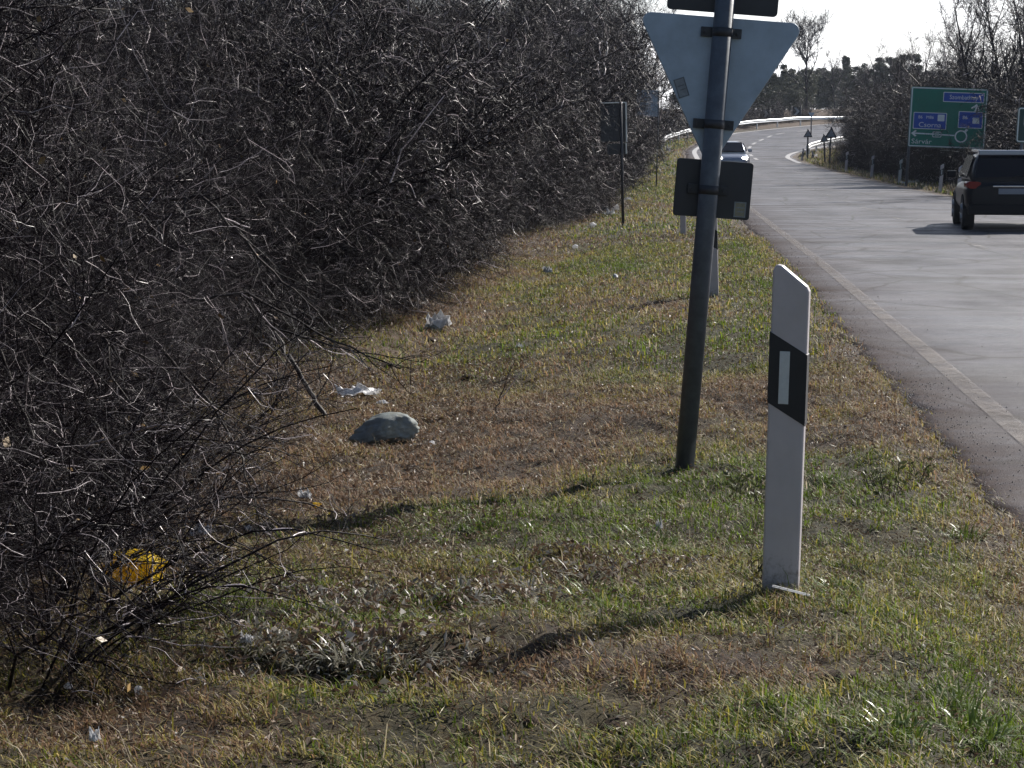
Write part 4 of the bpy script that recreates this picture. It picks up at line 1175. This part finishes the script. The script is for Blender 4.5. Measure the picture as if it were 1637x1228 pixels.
# ------------------------------------------------------------------ cars
def ring(y, w, zb, ztp, e=4.0, n_=20, wt=None):
    out = []
    for j in range(n_):
        a = j * 2 * math.pi / n_ + math.pi / n_
        c_, s_ = math.cos(a), math.sin(a)
        xx = math.copysign(abs(c_) ** (2 / e), c_); zz = math.copysign(abs(s_) ** (2 / e), s_)
        ww = w if wt is None else w + (wt - w) * (zz * .5 + .5)
        out.append((xx * ww, y, (zb + ztp) / 2 + zz * (ztp - zb) / 2))
    return out
def car(loc, rz, label, paint, tall=True, lit=False):
    o = empty("suv_car" if tall else "passenger_car", loc, label, "car", rz=rz)
    Ln = 4.4
    belt = 1.03 if tall else .90
    roof = 1.62 if tall else 1.45
    lo = .34 if tall else .24
    W = .915 if tall else .89
    b_ = MB()
    b_.loft([ring(0.0, W * .86, lo + .16, belt - .12), ring(.06, W * .95, lo + .04, belt - .03), ring(.25, W * .99, lo, belt), ring(.8, W, lo - .02, belt + .01), ring(2.2, W, lo - .02, belt),
             ring(3.2, W * .99, lo, belt - .02), ring(3.8, W * .97, lo, belt - .10), ring(4.2, W * .9, lo + .02, belt - .2), ring(4.36, W * .78, lo + .08, belt - .32), ring(Ln, W * .6, lo + .16, belt - .4)])
    body = b_.done("body", paint, o)
    rs0, rs1 = (.18, .55) if tall else (.55, 1.25)
    ws0, ws1 = 2.55, 3.35
    g = MB()
    g.loft([ring(rs0 - .08, W * .80, belt - .1, belt + .06, 5, wt=W * .78), ring((rs0 + rs1) / 2, W * .93, belt - .08, (belt + roof) / 2 + .06, 5, wt=W * .78), ring(rs1, W * .93, belt - .08, roof - .06, 5, wt=W * .74), ring(rs1 + .35, W * .93, belt - .08, roof - .005, 5, wt=W * .72),
            ring(1.7, W * .93, belt - .08, roof, 5, wt=W * .72), ring(ws0, W * .93, belt - .08, roof - .06, 5, wt=W * .73), ring((ws0 + ws1) / 2, W * .92, belt - .08, (belt + roof) / 2 + .02, 5, wt=W * .78), ring(ws1, W * .86, belt - .1, belt + .02, 5, wt=W * .8)])
    g.done("cabin", paint, o)
    # glass, a few mm proud of the cabin
    def slab(name, q, m_, t_=.012, par=o, bev=.0):
        q = [Vector(v) for v in q]; nn = (q[1] - q[0]).cross(q[2] - q[0]).normalized()
        bb = MB(); n_ = len(q)
        A = [bb.bm.verts.new(v - nn * t_) for v in q]; B = [bb.bm.verts.new(v + nn * t_) for v in q]
        bb.bm.faces.new(A[::-1]); bb.bm.faces.new(B)
        for j in range(n_): bb.bm.faces.new((A[j], A[(j + 1) % n_], B[(j + 1) % n_], B[j]))
        return bb.done(name, m_, par, bevel=bev)
    zb_, zt2 = belt + .04, roof - .10
    if tall:
        slab("rear_window", [(-W * .80, rs0 - .055, zb_), (W * .80, rs0 - .055, zb_), (W * .70, rs1 - .09, zt2), (-W * .70, rs1 - .09, zt2)], M['glass'], .03)
        MB().box((0, rs1 - .02, roof - .035), (W * 1.40, .34, .10), bev=.02).done("roof_spoiler", M['silver_and_glare'], o)  # silver on the dark car is sun glare put into the colour
        MB().box((0, 1.62, roof - .012), (W * 1.30, 2.0, .05), bev=.02).done("roof", M['silver_and_glare'], o)  # same silver imitates the sun's gleam along the roof
        MB().box((0, rs1 + .7, roof + .05), (.03, .10, .10), bev=.012).done("antenna", M['black'], o)
        for s_ in (-1, 1): MB().box((s_ * W * .68, 1.5, roof + .005), (.04, 1.9, .05), bev=.018).done("roof_rail", M['chrome'], o)
    else:
        slab("rear_window", [(-W * .78, rs0 + .0, zb_), (W * .78, rs0, zb_), (W * .66, rs1 - .1, zt2), (-W * .66, rs1 - .1, zt2)], M['glass'], .03)
    slab("windscreen", [(W * .76, ws1 + .02, zb_ - .01), (-W * .76, ws1 + .02, zb_ - .01), (-W * .66, ws0 + .08, zt2 + .02), (W * .66, ws0 + .08, zt2 + .02)], M['glass'], .035)
    for s_ in (-1, 1):
        wx = W * .945
        slab("side_window", [(s_ * wx, rs1 - .1, zb_), (s_ * wx, ws1 - .35, zb_), (s_ * (W * .775), ws0 - .1, zt2), (s_ * (W * .775), rs1 + .15, zt2)], M['glass'], .012)
        MB().box((s_ * (W + .10), ws1 - .42, belt + .08), (.20, .10, .15), bev=.03).done("mirror", paint, o)
        # lamps
        tl = MB().loft([ring(-.005, .14, belt - .17, belt - .03, 4, 12), ring(.24, .13, belt - .16, belt - .02, 4, 12)])
        t_o = tl.done("tail_lamp", M['lamp_red'], o); t_o.location = (s_ * (W * .80), .0, .0); t_o.rotation_euler = (0, 0, s_ * -.35)
        hl = MB().loft([ring(4.0, .17, belt - .36, belt - .20, 4, 12), ring(4.31, .13, belt - .37, belt - .24, 4, 12)])
        h_o = hl.done("headlight", M['headlight'] if lit else M['chrome'], o); h_o.location = (s_ * W * .70, .03, 0)
        for yw in (.78, 3.45):
            rw = .345 if tall else .315
            w_ = MB().cyl((s_ * (W - .235), yw, rw), (s_ * (W + .005), yw, rw), rw, seg=28).done("wheel", M['tyre'], o, bevel=.03)
            rm = MB().cyl((s_ * (W - .02), yw, rw), (s_ * (W + .014), yw, rw), rw * .62, rw * .58, seg=20)
            for j in range(5):
                a = j * 2 * math.pi / 5; rm.cyl((s_ * (W + .012), yw, rw), (s_ * (W + .02), yw + math.cos(a) * rw * .55, rw + math.sin(a) * rw * .55), .03, .02, seg=6)
            rm.done("rim", M['alloy'], w_)
            ar_ = []
            for j in range(13):
                a = math.pi * j / 12; ar_.append((yw + math.cos(a) * rw * 1.12, rw + math.sin(a) * rw * 1.12))
            ab = MB()
            A = [ab.bm.verts.new((s_ * (W - .05), q[0], q[1])) for q in ar_]; B = [ab.bm.verts.new((s_ * (W + .012), q[0], q[1])) for q in ar_]
            for j in range(12): ab.bm.faces.new((A[j], A[j + 1], B[j + 1], B[j]))
            A2 = [ab.bm.verts.new((s_ * (W + .012), yw + (q[0] - yw) * .94, rw + (q[1] - rw) * .94)) for q in ar_]
            for j in range(12): ab.bm.faces.new((B[j], B[j + 1], A2[j + 1], A2[j]))
            ab.done("wheel_arch", M['black'], o)
    MB().box((0, .06, lo + .10), (W * 1.86, .22, .22), bev=.05).done("rear_bumper", M['black'] if tall else paint, o)
    MB().box((0, 4.34, lo + .14), (W * 1.3, .1, .16), bev=.04).done("grille", M['black'], o)
    pz = belt - .22
    np_ = MB().box((0, -.015, pz), (.52, .015, .115), bev=.003).done("number_plate", M['plate'], o)
    if tall:
        MB().box((0, -.012, pz + .10), (.75, .03, .035), bev=.01).done("trim_strip", M['chrome'], o)
        MB().cyl((0, rs0 - .10, zb_ + .02), (.42, rs0 - .055, zb_ + .10), .009, seg=6).done("rear_wiper", M['black'], o)
    return o
d = 38.2
cx_ = (1543 - 818) / 3000 * d + .89
car((cx_, d, float(road_z(cx_, d)) + .002), R(-9.5), "dark SUV driving away on the right, cut by the frame", M['paint_dark'], tall=True)
d = 94.0; cx_ = (1163 - 818) / 3000 * d
s_ = math.atan((float(xl(102)) - float(xl(92))) / 10)
cb = car((cx_ + 4.4 * math.sin(s_), d + 4.4 * math.cos(s_), float(road_z(cx_, d + 2)) + .002), math.pi - s_ + R(2), "silver car approaching with headlights lit, partly behind the sign pole", M['silver_and_glare'], tall=False, lit=True)

# ------------------------------------------------------------------ litter and loose wood
def crumple(name, loc, size, seed, m_, label, cat, group=None, rz=0.0, rough=.35, flat=.0, sub=3):
    rs = np.random.default_rng(seed)
    bm = bmesh.new(); bmesh.ops.create_icosphere(bm, subdivisions=sub, radius=.5)
    planes = [(Vector(norm(rs.standard_normal(3))), rs.uniform(.28, .46) if rough > .1 else rs.uniform(.35, .46)) for _ in range(14)]
    for v in bm.verts:
        for nn, dd in planes:
            e = v.co.dot(nn) - dd
            if e > 0: v.co -= nn * e
        v.co += Vector(rs.standard_normal(3)) * .5 * rough * .12
        v.co = Vector((v.co.x * size[0], v.co.y * size[1], v.co.z * size[2]))
        v.co.z = max(v.co.z, -size[2] * .3)
    for f in bm.faces: f.smooth = rough < .1
    me_ = bpy.data.meshes.new(name); bm.to_mesh(me_); bm.free()
    o_ = link(name, me_, m_); o_.location = Vector(loc) + Vector((0, 0, size[2] * .27)); o_.rotation_euler = (0, 0, rz)
    return tag(o_, label, cat, group)
def sheet(name, loc, size, seed, m_, label, cat, group=None, rz=0.0, amp=.3):
    """crumpled paper or film"""
    rs = np.random.default_rng(seed); n_ = 9
    g0 = rs.standard_normal((n_, n_)) * amp * .5
    for _ in range(1): g0 = (g0 + np.roll(g0, 1, 0) + np.roll(g0, 1, 1)) / 2.2
    u_ = np.linspace(-.5, .5, n_)
    Xg, Yg = np.meshgrid(u_, u_)
    Xg = Xg + rs.standard_normal((n_, n_)) * .05; Yg = Yg + rs.standard_normal((n_, n_)) * .05
    rgd = np.hypot(Xg, Yg)
    Zg = np.abs(g0) * size[2] / max(amp, .01) * .9 + .02 + size[2] * .25 * (1 - rgd)
    Vv = np.stack([Xg * size[0], Yg * size[1], Zg], -1).reshape(-1, 3)
    i0 = np.arange(n_ - 1)[:, None] * n_ + np.arange(n_ - 1)[None, :]
    q = np.stack([i0, i0 + 1, i0 + n_ + 1, i0 + n_], -1).reshape(-1, 4)
    o_ = link(name, npmesh(name, Vv, q, smooth=False), m_); o_.location = loc; o_.rotation_euler = (0, 0, rz)
    md = o_.modifiers.new("thickness", 'SOLIDIFY'); md.thickness = .003
    return tag(o_, label, cat, group)
def px2m(p, w): return w * p.y / 3000
def sack(loc, size):
    bm = bmesh.new(); bmesh.ops.create_icosphere(bm, subdivisions=5, radius=.5)
    rs = np.random.default_rng(21)
    planes = [(Vector(norm(rs.standard_normal(3))), rs.uniform(.36, .46)) for _ in range(12)]
    for v in bm.verts:
        for nn, dd in planes:
            e = v.co.dot(nn) - dd
            if e > 0: v.co -= nn * e * .85
        c_ = v.co
        f = float(fbm(c_.x * 5 + c_.z * 3 + 20, c_.y * 5 + 9, 3)) - .5
        cr = abs(float(vnoise(c_.x * 7 + c_.y * 3 + 40, c_.z * 11 + 7)) - .5)
        v.co = c_ * (1 + .13 * f - .07 * max(0, .18 - cr) / .18)
        v.co = Vector((v.co.x * size[0], v.co.y * size[1], v.co.z * size[2]))
        v.co.z += .12 * size[2] * math.sin(v.co.x / size[0] * 3 + .6)
        v.co.z = max(v.co.z, -size[2] * .28)
    for f in bm.faces: f.smooth = True
    me_ = bpy.data.meshes.new("plastic_sack"); bm.to_mesh(me_); bm.free()
    o_ = link("plastic_sack", me_, M['sack']); o_.location = Vector(loc) + Vector((0, 0, size[2] * .2)); o_.rotation_euler = (0, R(-4), R(8))
    tag(o_, "rounded blue-grey sack lying in the brown grass", "sack")
p = at(613, 708); sack(p, (px2m(p, 118), .36, px2m(p, 62)))
p = at(216, 932); wq = px2m(p, 92)
yo = empty("yellow_container", p + Vector((0, 0, .055)), "yellow plastic container lying under the thicket twigs", "container", rz=R(-16), ry=R(14))
bm_ = MB().box((0, 0, 0), (wq, .11, .098), bev=.018)
bmesh.ops.subdivide_edges(bm_.bm, edges=bm_.bm.edges[:], cuts=3, use_grid_fill=True)
rsy = np.random.default_rng(4)
for v in bm_.bm.verts:
    v.co += v.co.normalized() * float((fbm(v.co.x * 16 + 3, v.co.z * 16 + v.co.y * 9, 2) - .5) * .055); v.co.z *= 1 - .35 * max(0, -v.co.x) / wq * 2
bm_.done("bottle_body", M['litter_yellow'], yo)
MB().cyl((-wq * .5 - .03, 0, 0), (-wq * .46, 0, 0), .02, seg=14).done("cap", M['litter_white'], yo)
p = at(700, 530); sheet("plastic_bag", p, (px2m(p, 40), .25, px2m(p, 32)), 5, M['litter_white'], "torn white bag with grey side below the overhanging twigs", "bag", amp=.5)
crumple("plastic_bag", p + Vector((-.03, -.05, 0)), (px2m(p, 30), .2, px2m(p, 24)), 6, M['sack'], "grey balled bag under the torn white bag", "bag", rough=.3)
p = at(574, 637); sheet("plastic_film", p, (px2m(p, 64), .28, px2m(p, 20)), 7, M['litter_white'], "long white crumpled film behind the blue-grey sack", "plastic film", amp=.4)
LIT = [(487, 806, 18, 22, 'w', "upright white scrap of packaging left of the yellow scrap"), (397, 850, 16, 14, 'w', "small bright white scrap right of the yellow container's grass tuft"),
       (322, 862, 36, 24, 'w', "crumpled pale wrapper under twigs above the yellow container"), (506, 811, 20, 10, 'y', "small yellow scrap beside the white packaging"),
       (395, 1042, 16, 26, 'w', "thin white strip standing at the dark grass band"), (222, 1112, 20, 20, 'w', "white scrap in the shade near the bottom left"),
       (152, 1200, 14, 24, 'w', "white scrap at the bottom left corner"), (226, 952, 18, 16, 'w', "white scrap just below the yellow container"), (1053, 855, 8, 20, 'w', "white sliver standing in the green grass left of the post"),
       (948, 364, 13, 10, 'w', "white lump left of the dark sign's foot"), (956, 335, 18, 12, 'w', "white rag at the left of the litter heap by the dark sign"), (968, 340, 16, 12, 'g', "grey bag in the middle of the litter heap by the dark sign"),
       (974, 345, 18, 9, 'w', "white packet at the front of the litter heap by the dark sign"), (984, 338, 10, 14, 'w', "white cup against the dark sign's pole"), (1003, 322, 12, 8, 'w', "white scrap right of the dark sign's pole"),
       (969, 299, 10, 5, 'w', "white scrap in the shade above the litter heap"), (876, 440, 14, 14, 'g', "pale scrap among the twigs at the thicket edge"), (984, 446, 10, 10, 'g', "pale scrap lying in the open grass past the thicket edge"),
       (1068, 245, 6, 14, 'w', "white scrap at the end of the long guardrail"), (870, 433, 6, 8, 'w', "tiny white scrap left of the pale scrap at the thicket edge"), (1303, 253, 8, 8, 'w', "white lump behind the first warning sign"),
       (300, 880, 22, 16, 'w', "white scrap left of the crumpled pale wrapper"), (352, 905, 16, 14, 'w', "white scrap in the silvery tufts right of the yellow container"), (240, 985, 14, 12, 'w', "white scrap on the bare earth below the yellow container"),
       (205, 960, 12, 12, 'w', "small white scrap at the lower left of the yellow container"), (470, 905, 10, 8, 'w', "white scrap beside the green tuft near the thicket edge"), (940, 318, 12, 7, 'w', "white scrap deep in the shade behind the litter heap"), (920, 398, 12, 8, 'w', "white scrap on the grass between thicket edge and dark sign"),
       (612, 650, 14, 9, 'w', "white scrap between the long film and the blue-grey sack"), (690, 712, 12, 10, 'w', "white scrap just right of the blue-grey sack"), (830, 560, 10, 10, 'w', "white scrap near the forked dead stem"), (110, 1100, 16, 12, 'w', "white scrap in leaf litter near the left border"),
       (1450, 296, 26, 9, 'g', "pale clod on the right verge by the green sign's pole")]
for k, (px, py, w, h, c, lb) in enumerate(LIT):
    p = at(px, py); mm = {'w': M['litter_white'], 'g': M['litter_grey'], 'y': M['litter_yellow']}[c]
    w_, h_ = px2m(p, w), px2m(p, h)
    if k % 2: crumple("litter_scrap", p, (w_ * 1.2, w_ * .9, h_ * 1.2), 40 + k, mm, lb, "litter", "litter in the grass", rz=k, rough=.5, sub=2)
    else: sheet("litter_scrap", p, (w_ * 1.1, w_ * .9, h_), 40 + k, mm, lb, "litter", "litter in the grass", rz=k * .7, amp=.5)
p = at(1244, 958)
MB().box((0, 0, .012), (.12, .034, .007), bev=.002).done("lit_foot_edge", M['litter_white'])  # added piece imitating the post's sunlit lower edge
o = bpy.data.objects["lit_foot_edge"]; o.location = p + Vector((.03, -.055, .03)); o.rotation_euler = (R(-14), R(10), R(-20))
tag(o, "white strip added as the sunlit foot edge of the large marker post", "plastic strip")

def stick(name, pts, r0, label, cat="branch", group=None, seed=0, twigs=0, r_end=.3):
    rs = np.random.default_rng(seed)
    P = np.array([list(v) for v in pts]); t0 = np.linspace(0, 1, len(P)); t1 = np.linspace(0, 1, 14)
    path = np.stack([np.interp(t1, t0, P[:, k]) for k in range(3)], -1)
    path[1:-1] += rs.standard_normal((12, 3)) * r0 * .5
    base = path[0].copy(); path -= base
    w_ = Wood(); w_.add(path[None], taper(np.array([r0]), 13, r_end), 7, rs, pale=0, dark=(.05, .042, .038))
    if twigs:
        PP, D, r_, _t2 = children_of(path[None], taper(np.array([r0]), 13, r_end), twigs, .25, .8, rs)
        tw = grow(PP, D, np.full(twigs, .12) + .3 * rs.random(twigs), 5, .15, .0, rs)
        w_.add(tw, taper(np.maximum(r_ * .5, .0025), 5, .4), 4, rs, pale=.1)
    o_ = link(name, w_.mesh(name), M['bark']); o_.location = base
    return tag(o_, label, cat, group)
def above(px, py, d):
    """a point on the line of sight at forward distance d"""
    r_ = pray(px, py); return r_ * (d / r_.y) + Vector((0, 0, CAM_Z))
b0 = at(522, 668); stick("fallen_branch", [b0, above(480, 600, b0.y + .15), above(438, 532, b0.y + .3)], .022, "thick dark stick leaning out of the thicket beside the blue-grey sack", seed=2, r_end=.8)
b0 = at(790, 664); stick("dead_stem", [b0, above(800, 632, b0.y), above(823, 576, b0.y)], .008, "dark forked stem standing in the open grass", "stem", seed=3, twigs=3)
b0 = at(912, 606); stick("dead_stem", [b0, above(908, 590, b0.y)], .006, "short thin stem right of the forked stem", "stem", seed=4)
b0 = at(560, 668); stick("fallen_stick", [b0, at(520, 640), at(498, 622)], .009, "pale short stick behind the blue-grey sack", "stick", seed=5)
# long arching branches at the near edge of the thicket
ARC = [([(60, 470, 7.2), (170, 545, 6.9), (175, 600, 6.85), (240, 690, 6.8)], .010, "pale arching branch with white bark highest on the near thicket edge"),
       ([(260, 560, 8.4), (330, 640, 8.2), (385, 720, 8.0), (420, 850, 7.8)], .009, "long dark branch bending down over the scraps of litter"),
       ([(150, 740, 6.4), (230, 840, 6.2), (330, 930, 6.1)], .008, "branch slanting down across the yellow container"),
       ([(300, 480, 9.5), (400, 470, 9.4), (520, 540, 9.2), (640, 590, 9.0)], .010, "dark branch reaching right above the leaning stick"),
       ([(110, 870, 5.6), (200, 990, 5.5), (320, 1060, 5.4), (420, 1030, 5.4)], .007, "low branch curling over the grass near the bottom left"),
       ([(190, 320, 9.0), (330, 315, 8.8), (430, 430, 8.6), (510, 500, 8.4)], .011, "high arching branch crossing the middle of the thicket"),
       ([(0, 560, 5.6), (60, 720, 5.5), (130, 860, 5.4), (160, 960, 5.35)], .007, "drooping branch at the left border of the picture"),
       ([(420, 520, 12), (560, 560, 11.8), (680, 580, 11.6)], .008, "thin branch reaching out toward the torn white bag")]
for k, (pts, r_, lb) in enumerate(ARC):
    stick("arching_branch", [above(*q) for q in pts], r_, lb, "branch", "arching branches of the near thicket", seed=60 + k, twigs=26)
# dark soil clods and tufts
for k, (px, py, w, h) in enumerate(((985, 1160, 70, 34), (1345, 1080, 66, 30), (690, 545, 30, 12), (615, 588, 34, 18), (752, 604, 34, 14), (1015, 496, 34, 12), (1260, 1050, 30, 14), (850, 1150, 40, 22), (1185, 1000, 26, 12))):
    p = at(px, py)
    crumple("soil_clod", p + Vector((0, 0, -.012)), (px2m(p, w), px2m(p, w) * .8, px2m(p, h) * .8), 80 + k, M['black_soil'], "dark clod of earth turned up in the grass", "clod", "dark clods in the verge", rz=k, rough=.095)

# small weeds with dry leaves standing in the grass
def weed(px, py, h_px, seed, lb):
    rs = np.random.default_rng(seed); p = at(px, py); h = px2m(p, h_px)
    n_ = 7; az = rs.random(n_) * 6.283
    root = empty("weed", p, lb, "weed", "dry weeds around the large marker post")
    P = np.stack([np.cos(az) * h * .25 * rs.random(n_), np.sin(az) * h * .25 * rs.random(n_), np.full(n_, -.01)], -1)
    D = np.stack([np.cos(az) * .3, np.sin(az) * .3, np.ones(n_)], -1)
    st = grow(P, D, h * (.5 + .6 * rs.random(n_)), 6, .14, 0, rs)
    w_ = Wood(); ra = taper(np.full(n_, .0026), 6, .5); w_.add(st, ra, 4, rs, pale=0, dark=(.045, .04, .028))
    q, D2, r_, t_ = children_of(st, ra, 7, .2, .9, rs)
    link("stem", w_.mesh("stem"), M['bark'], root)
    s_ = h * (.05 + .07 * rs.random(len(q)))[:, None]; D2 = norm(D2); sd = norm(np.cross(D2, rs.standard_normal(D2.shape)))
    Vv = np.stack([q, q + D2 * s_ * .8 + sd * s_ * .35, q + D2 * s_ * 1.8, q + D2 * s_ * .8 - sd * s_ * .35], 1).reshape(-1, 3)
    k = rs.random(len(q))
    c = np.stack([.06 + .05 * k, .075 + .04 * k, .025 + .02 * k], -1)
    link("leaves", npmesh("leaves", Vv, np.arange(len(q))[:, None] * 4 + np.arange(4)[None], tint=np.repeat(c, 4, 0), smooth=False), M['leaf'], root)
for k, (px, py, h, lb) in enumerate(((1190, 800, 75, "dry leafy weed between the sign pole and the large marker post"), (1225, 815, 60, "dry weed touching the left edge of the large marker post"), (1420, 800, 80, "tall dry weed in the grass right of the large marker post"),
        (1390, 780, 50, "lower dry weed left of the tall dry weed"), (1465, 770, 50, "dry weed nearest the broken road edge"), (1205, 925, 60, "thin dry weed at the left foot of the large marker post"))):
    weed(px, py, h, 500 + k, lb)

# tufts of strap leaves in the verge
def tuft(px, py, h, green, seed, lb, grp):
    rs = np.random.default_rng(seed); p = at(px, py); n_ = 90
    az = rs.random(n_) * 6.283; lay = .35 + .75 * rs.random(n_); H = h * (.5 + .7 * rs.random(n_)); W = (.0016 + .0017 * rs.random(n_)) * (1 if green else 1.35)
    D = np.stack([np.cos(az), np.sin(az), 0 * az], -1); Sd = np.stack([-np.sin(az), np.cos(az), 0 * az], -1)
    B = D * (.07 * rs.random(n_))[:, None] + Sd * (.045 * rs.standard_normal(n_))[:, None] + np.array([0, 0, -.006])
    rows_ = []
    for f, wf in ((0, .7), (.35, 1), (.7, .85), (1, .08)):
        a = lay * (.6 + .9 * f)
        c = B + D * (H * f * np.sin(a))[:, None] + np.array([0, 0, 1.0]) * (H * f * np.cos(np.minimum(a, 1.7)))[:, None]
        rows_.append(np.stack([c - Sd * (W * wf)[:, None], c + Sd * (W * wf)[:, None]], 1))
    Vv = np.concatenate(rows_, 1).reshape(-1, 3)
    i0 = np.arange(n_)[:, None, None] * 8 + np.arange(3)[None, :, None] * 2
    q = (i0 + np.array([0, 1, 3, 2])[None, None]).reshape(-1, 4)
    k = rs.random(n_)
    c = np.stack([.08 + .06 * k, .13 + .07 * k, .018 + .012 * k], -1) if green else np.stack([.14 + .42 * k ** 2, .135 + .40 * k ** 2, .10 + .36 * k ** 2], -1)
    o_ = link("grass_tuft", npmesh("grass_tuft", Vv, q, tint=np.repeat(c, 8, 0), smooth=True), M['strap'])
    o_.location = p; tag(o_, lb, "grass tuft", grp)
M['strap'] = mat_attr("strap_leaf", rough=.38, spec=.45, transl=.25)
for k, (px, py) in enumerate(((505, 985), (545, 972), (590, 968), (640, 960), (690, 968), (735, 962), (775, 968), (805, 952), (842, 958), (872, 945), (905, 938), (938, 930), (970, 915), (1000, 905), (420, 1035), (455, 1058), (505, 1062), (560, 1055), (605, 1062), (650, 1058), (300, 900), (340, 915), (700, 1045))):
    tuft(px, py, .05 + .018 * (k % 3), False, 700 + k, "silvery strap-leaved tuft in the dark band across the foreground grass", "silvery tufts of the foreground band")
for k, (px, py) in enumerate(((420, 905), (470, 880), (860, 850), (930, 870), (1020, 860), (1050, 880), (760, 845), (1160, 770), (1250, 765), (640, 1110), (1500, 1130), (1560, 1180), (1420, 1170), (1330, 950), (940, 960), (1000, 440), (1330, 770), (1545, 860), (1600, 930))):
    tuft(px, py, .06 + .018 * (k % 3), True, 760 + k, "fresh green grass tuft standing above the short verge grass", "green tufts of the verge")

# ------------------------------------------------------------------ the air
hz = MB().box((150, 420, 28), (1400, 900, 66)).done("haze", None)
hm = bpy.data.materials.new("pale_air"); hm.use_nodes = True
hn, hl = hm.node_tree.nodes, hm.node_tree.links
hn.remove(hn["Principled BSDF"])
pv = hn.new("ShaderNodeVolumePrincipled"); pv.inputs["Density"].default_value = .00021; pv.inputs["Color"].default_value = (.74, .82, 1.0, 1); pv.inputs["Anisotropy"].default_value = .1
hl.new(pv.outputs[0], hn["Material Output"].inputs["Volume"])
hz.data.materials.append(hm)
tag(hz, kind="stuff")
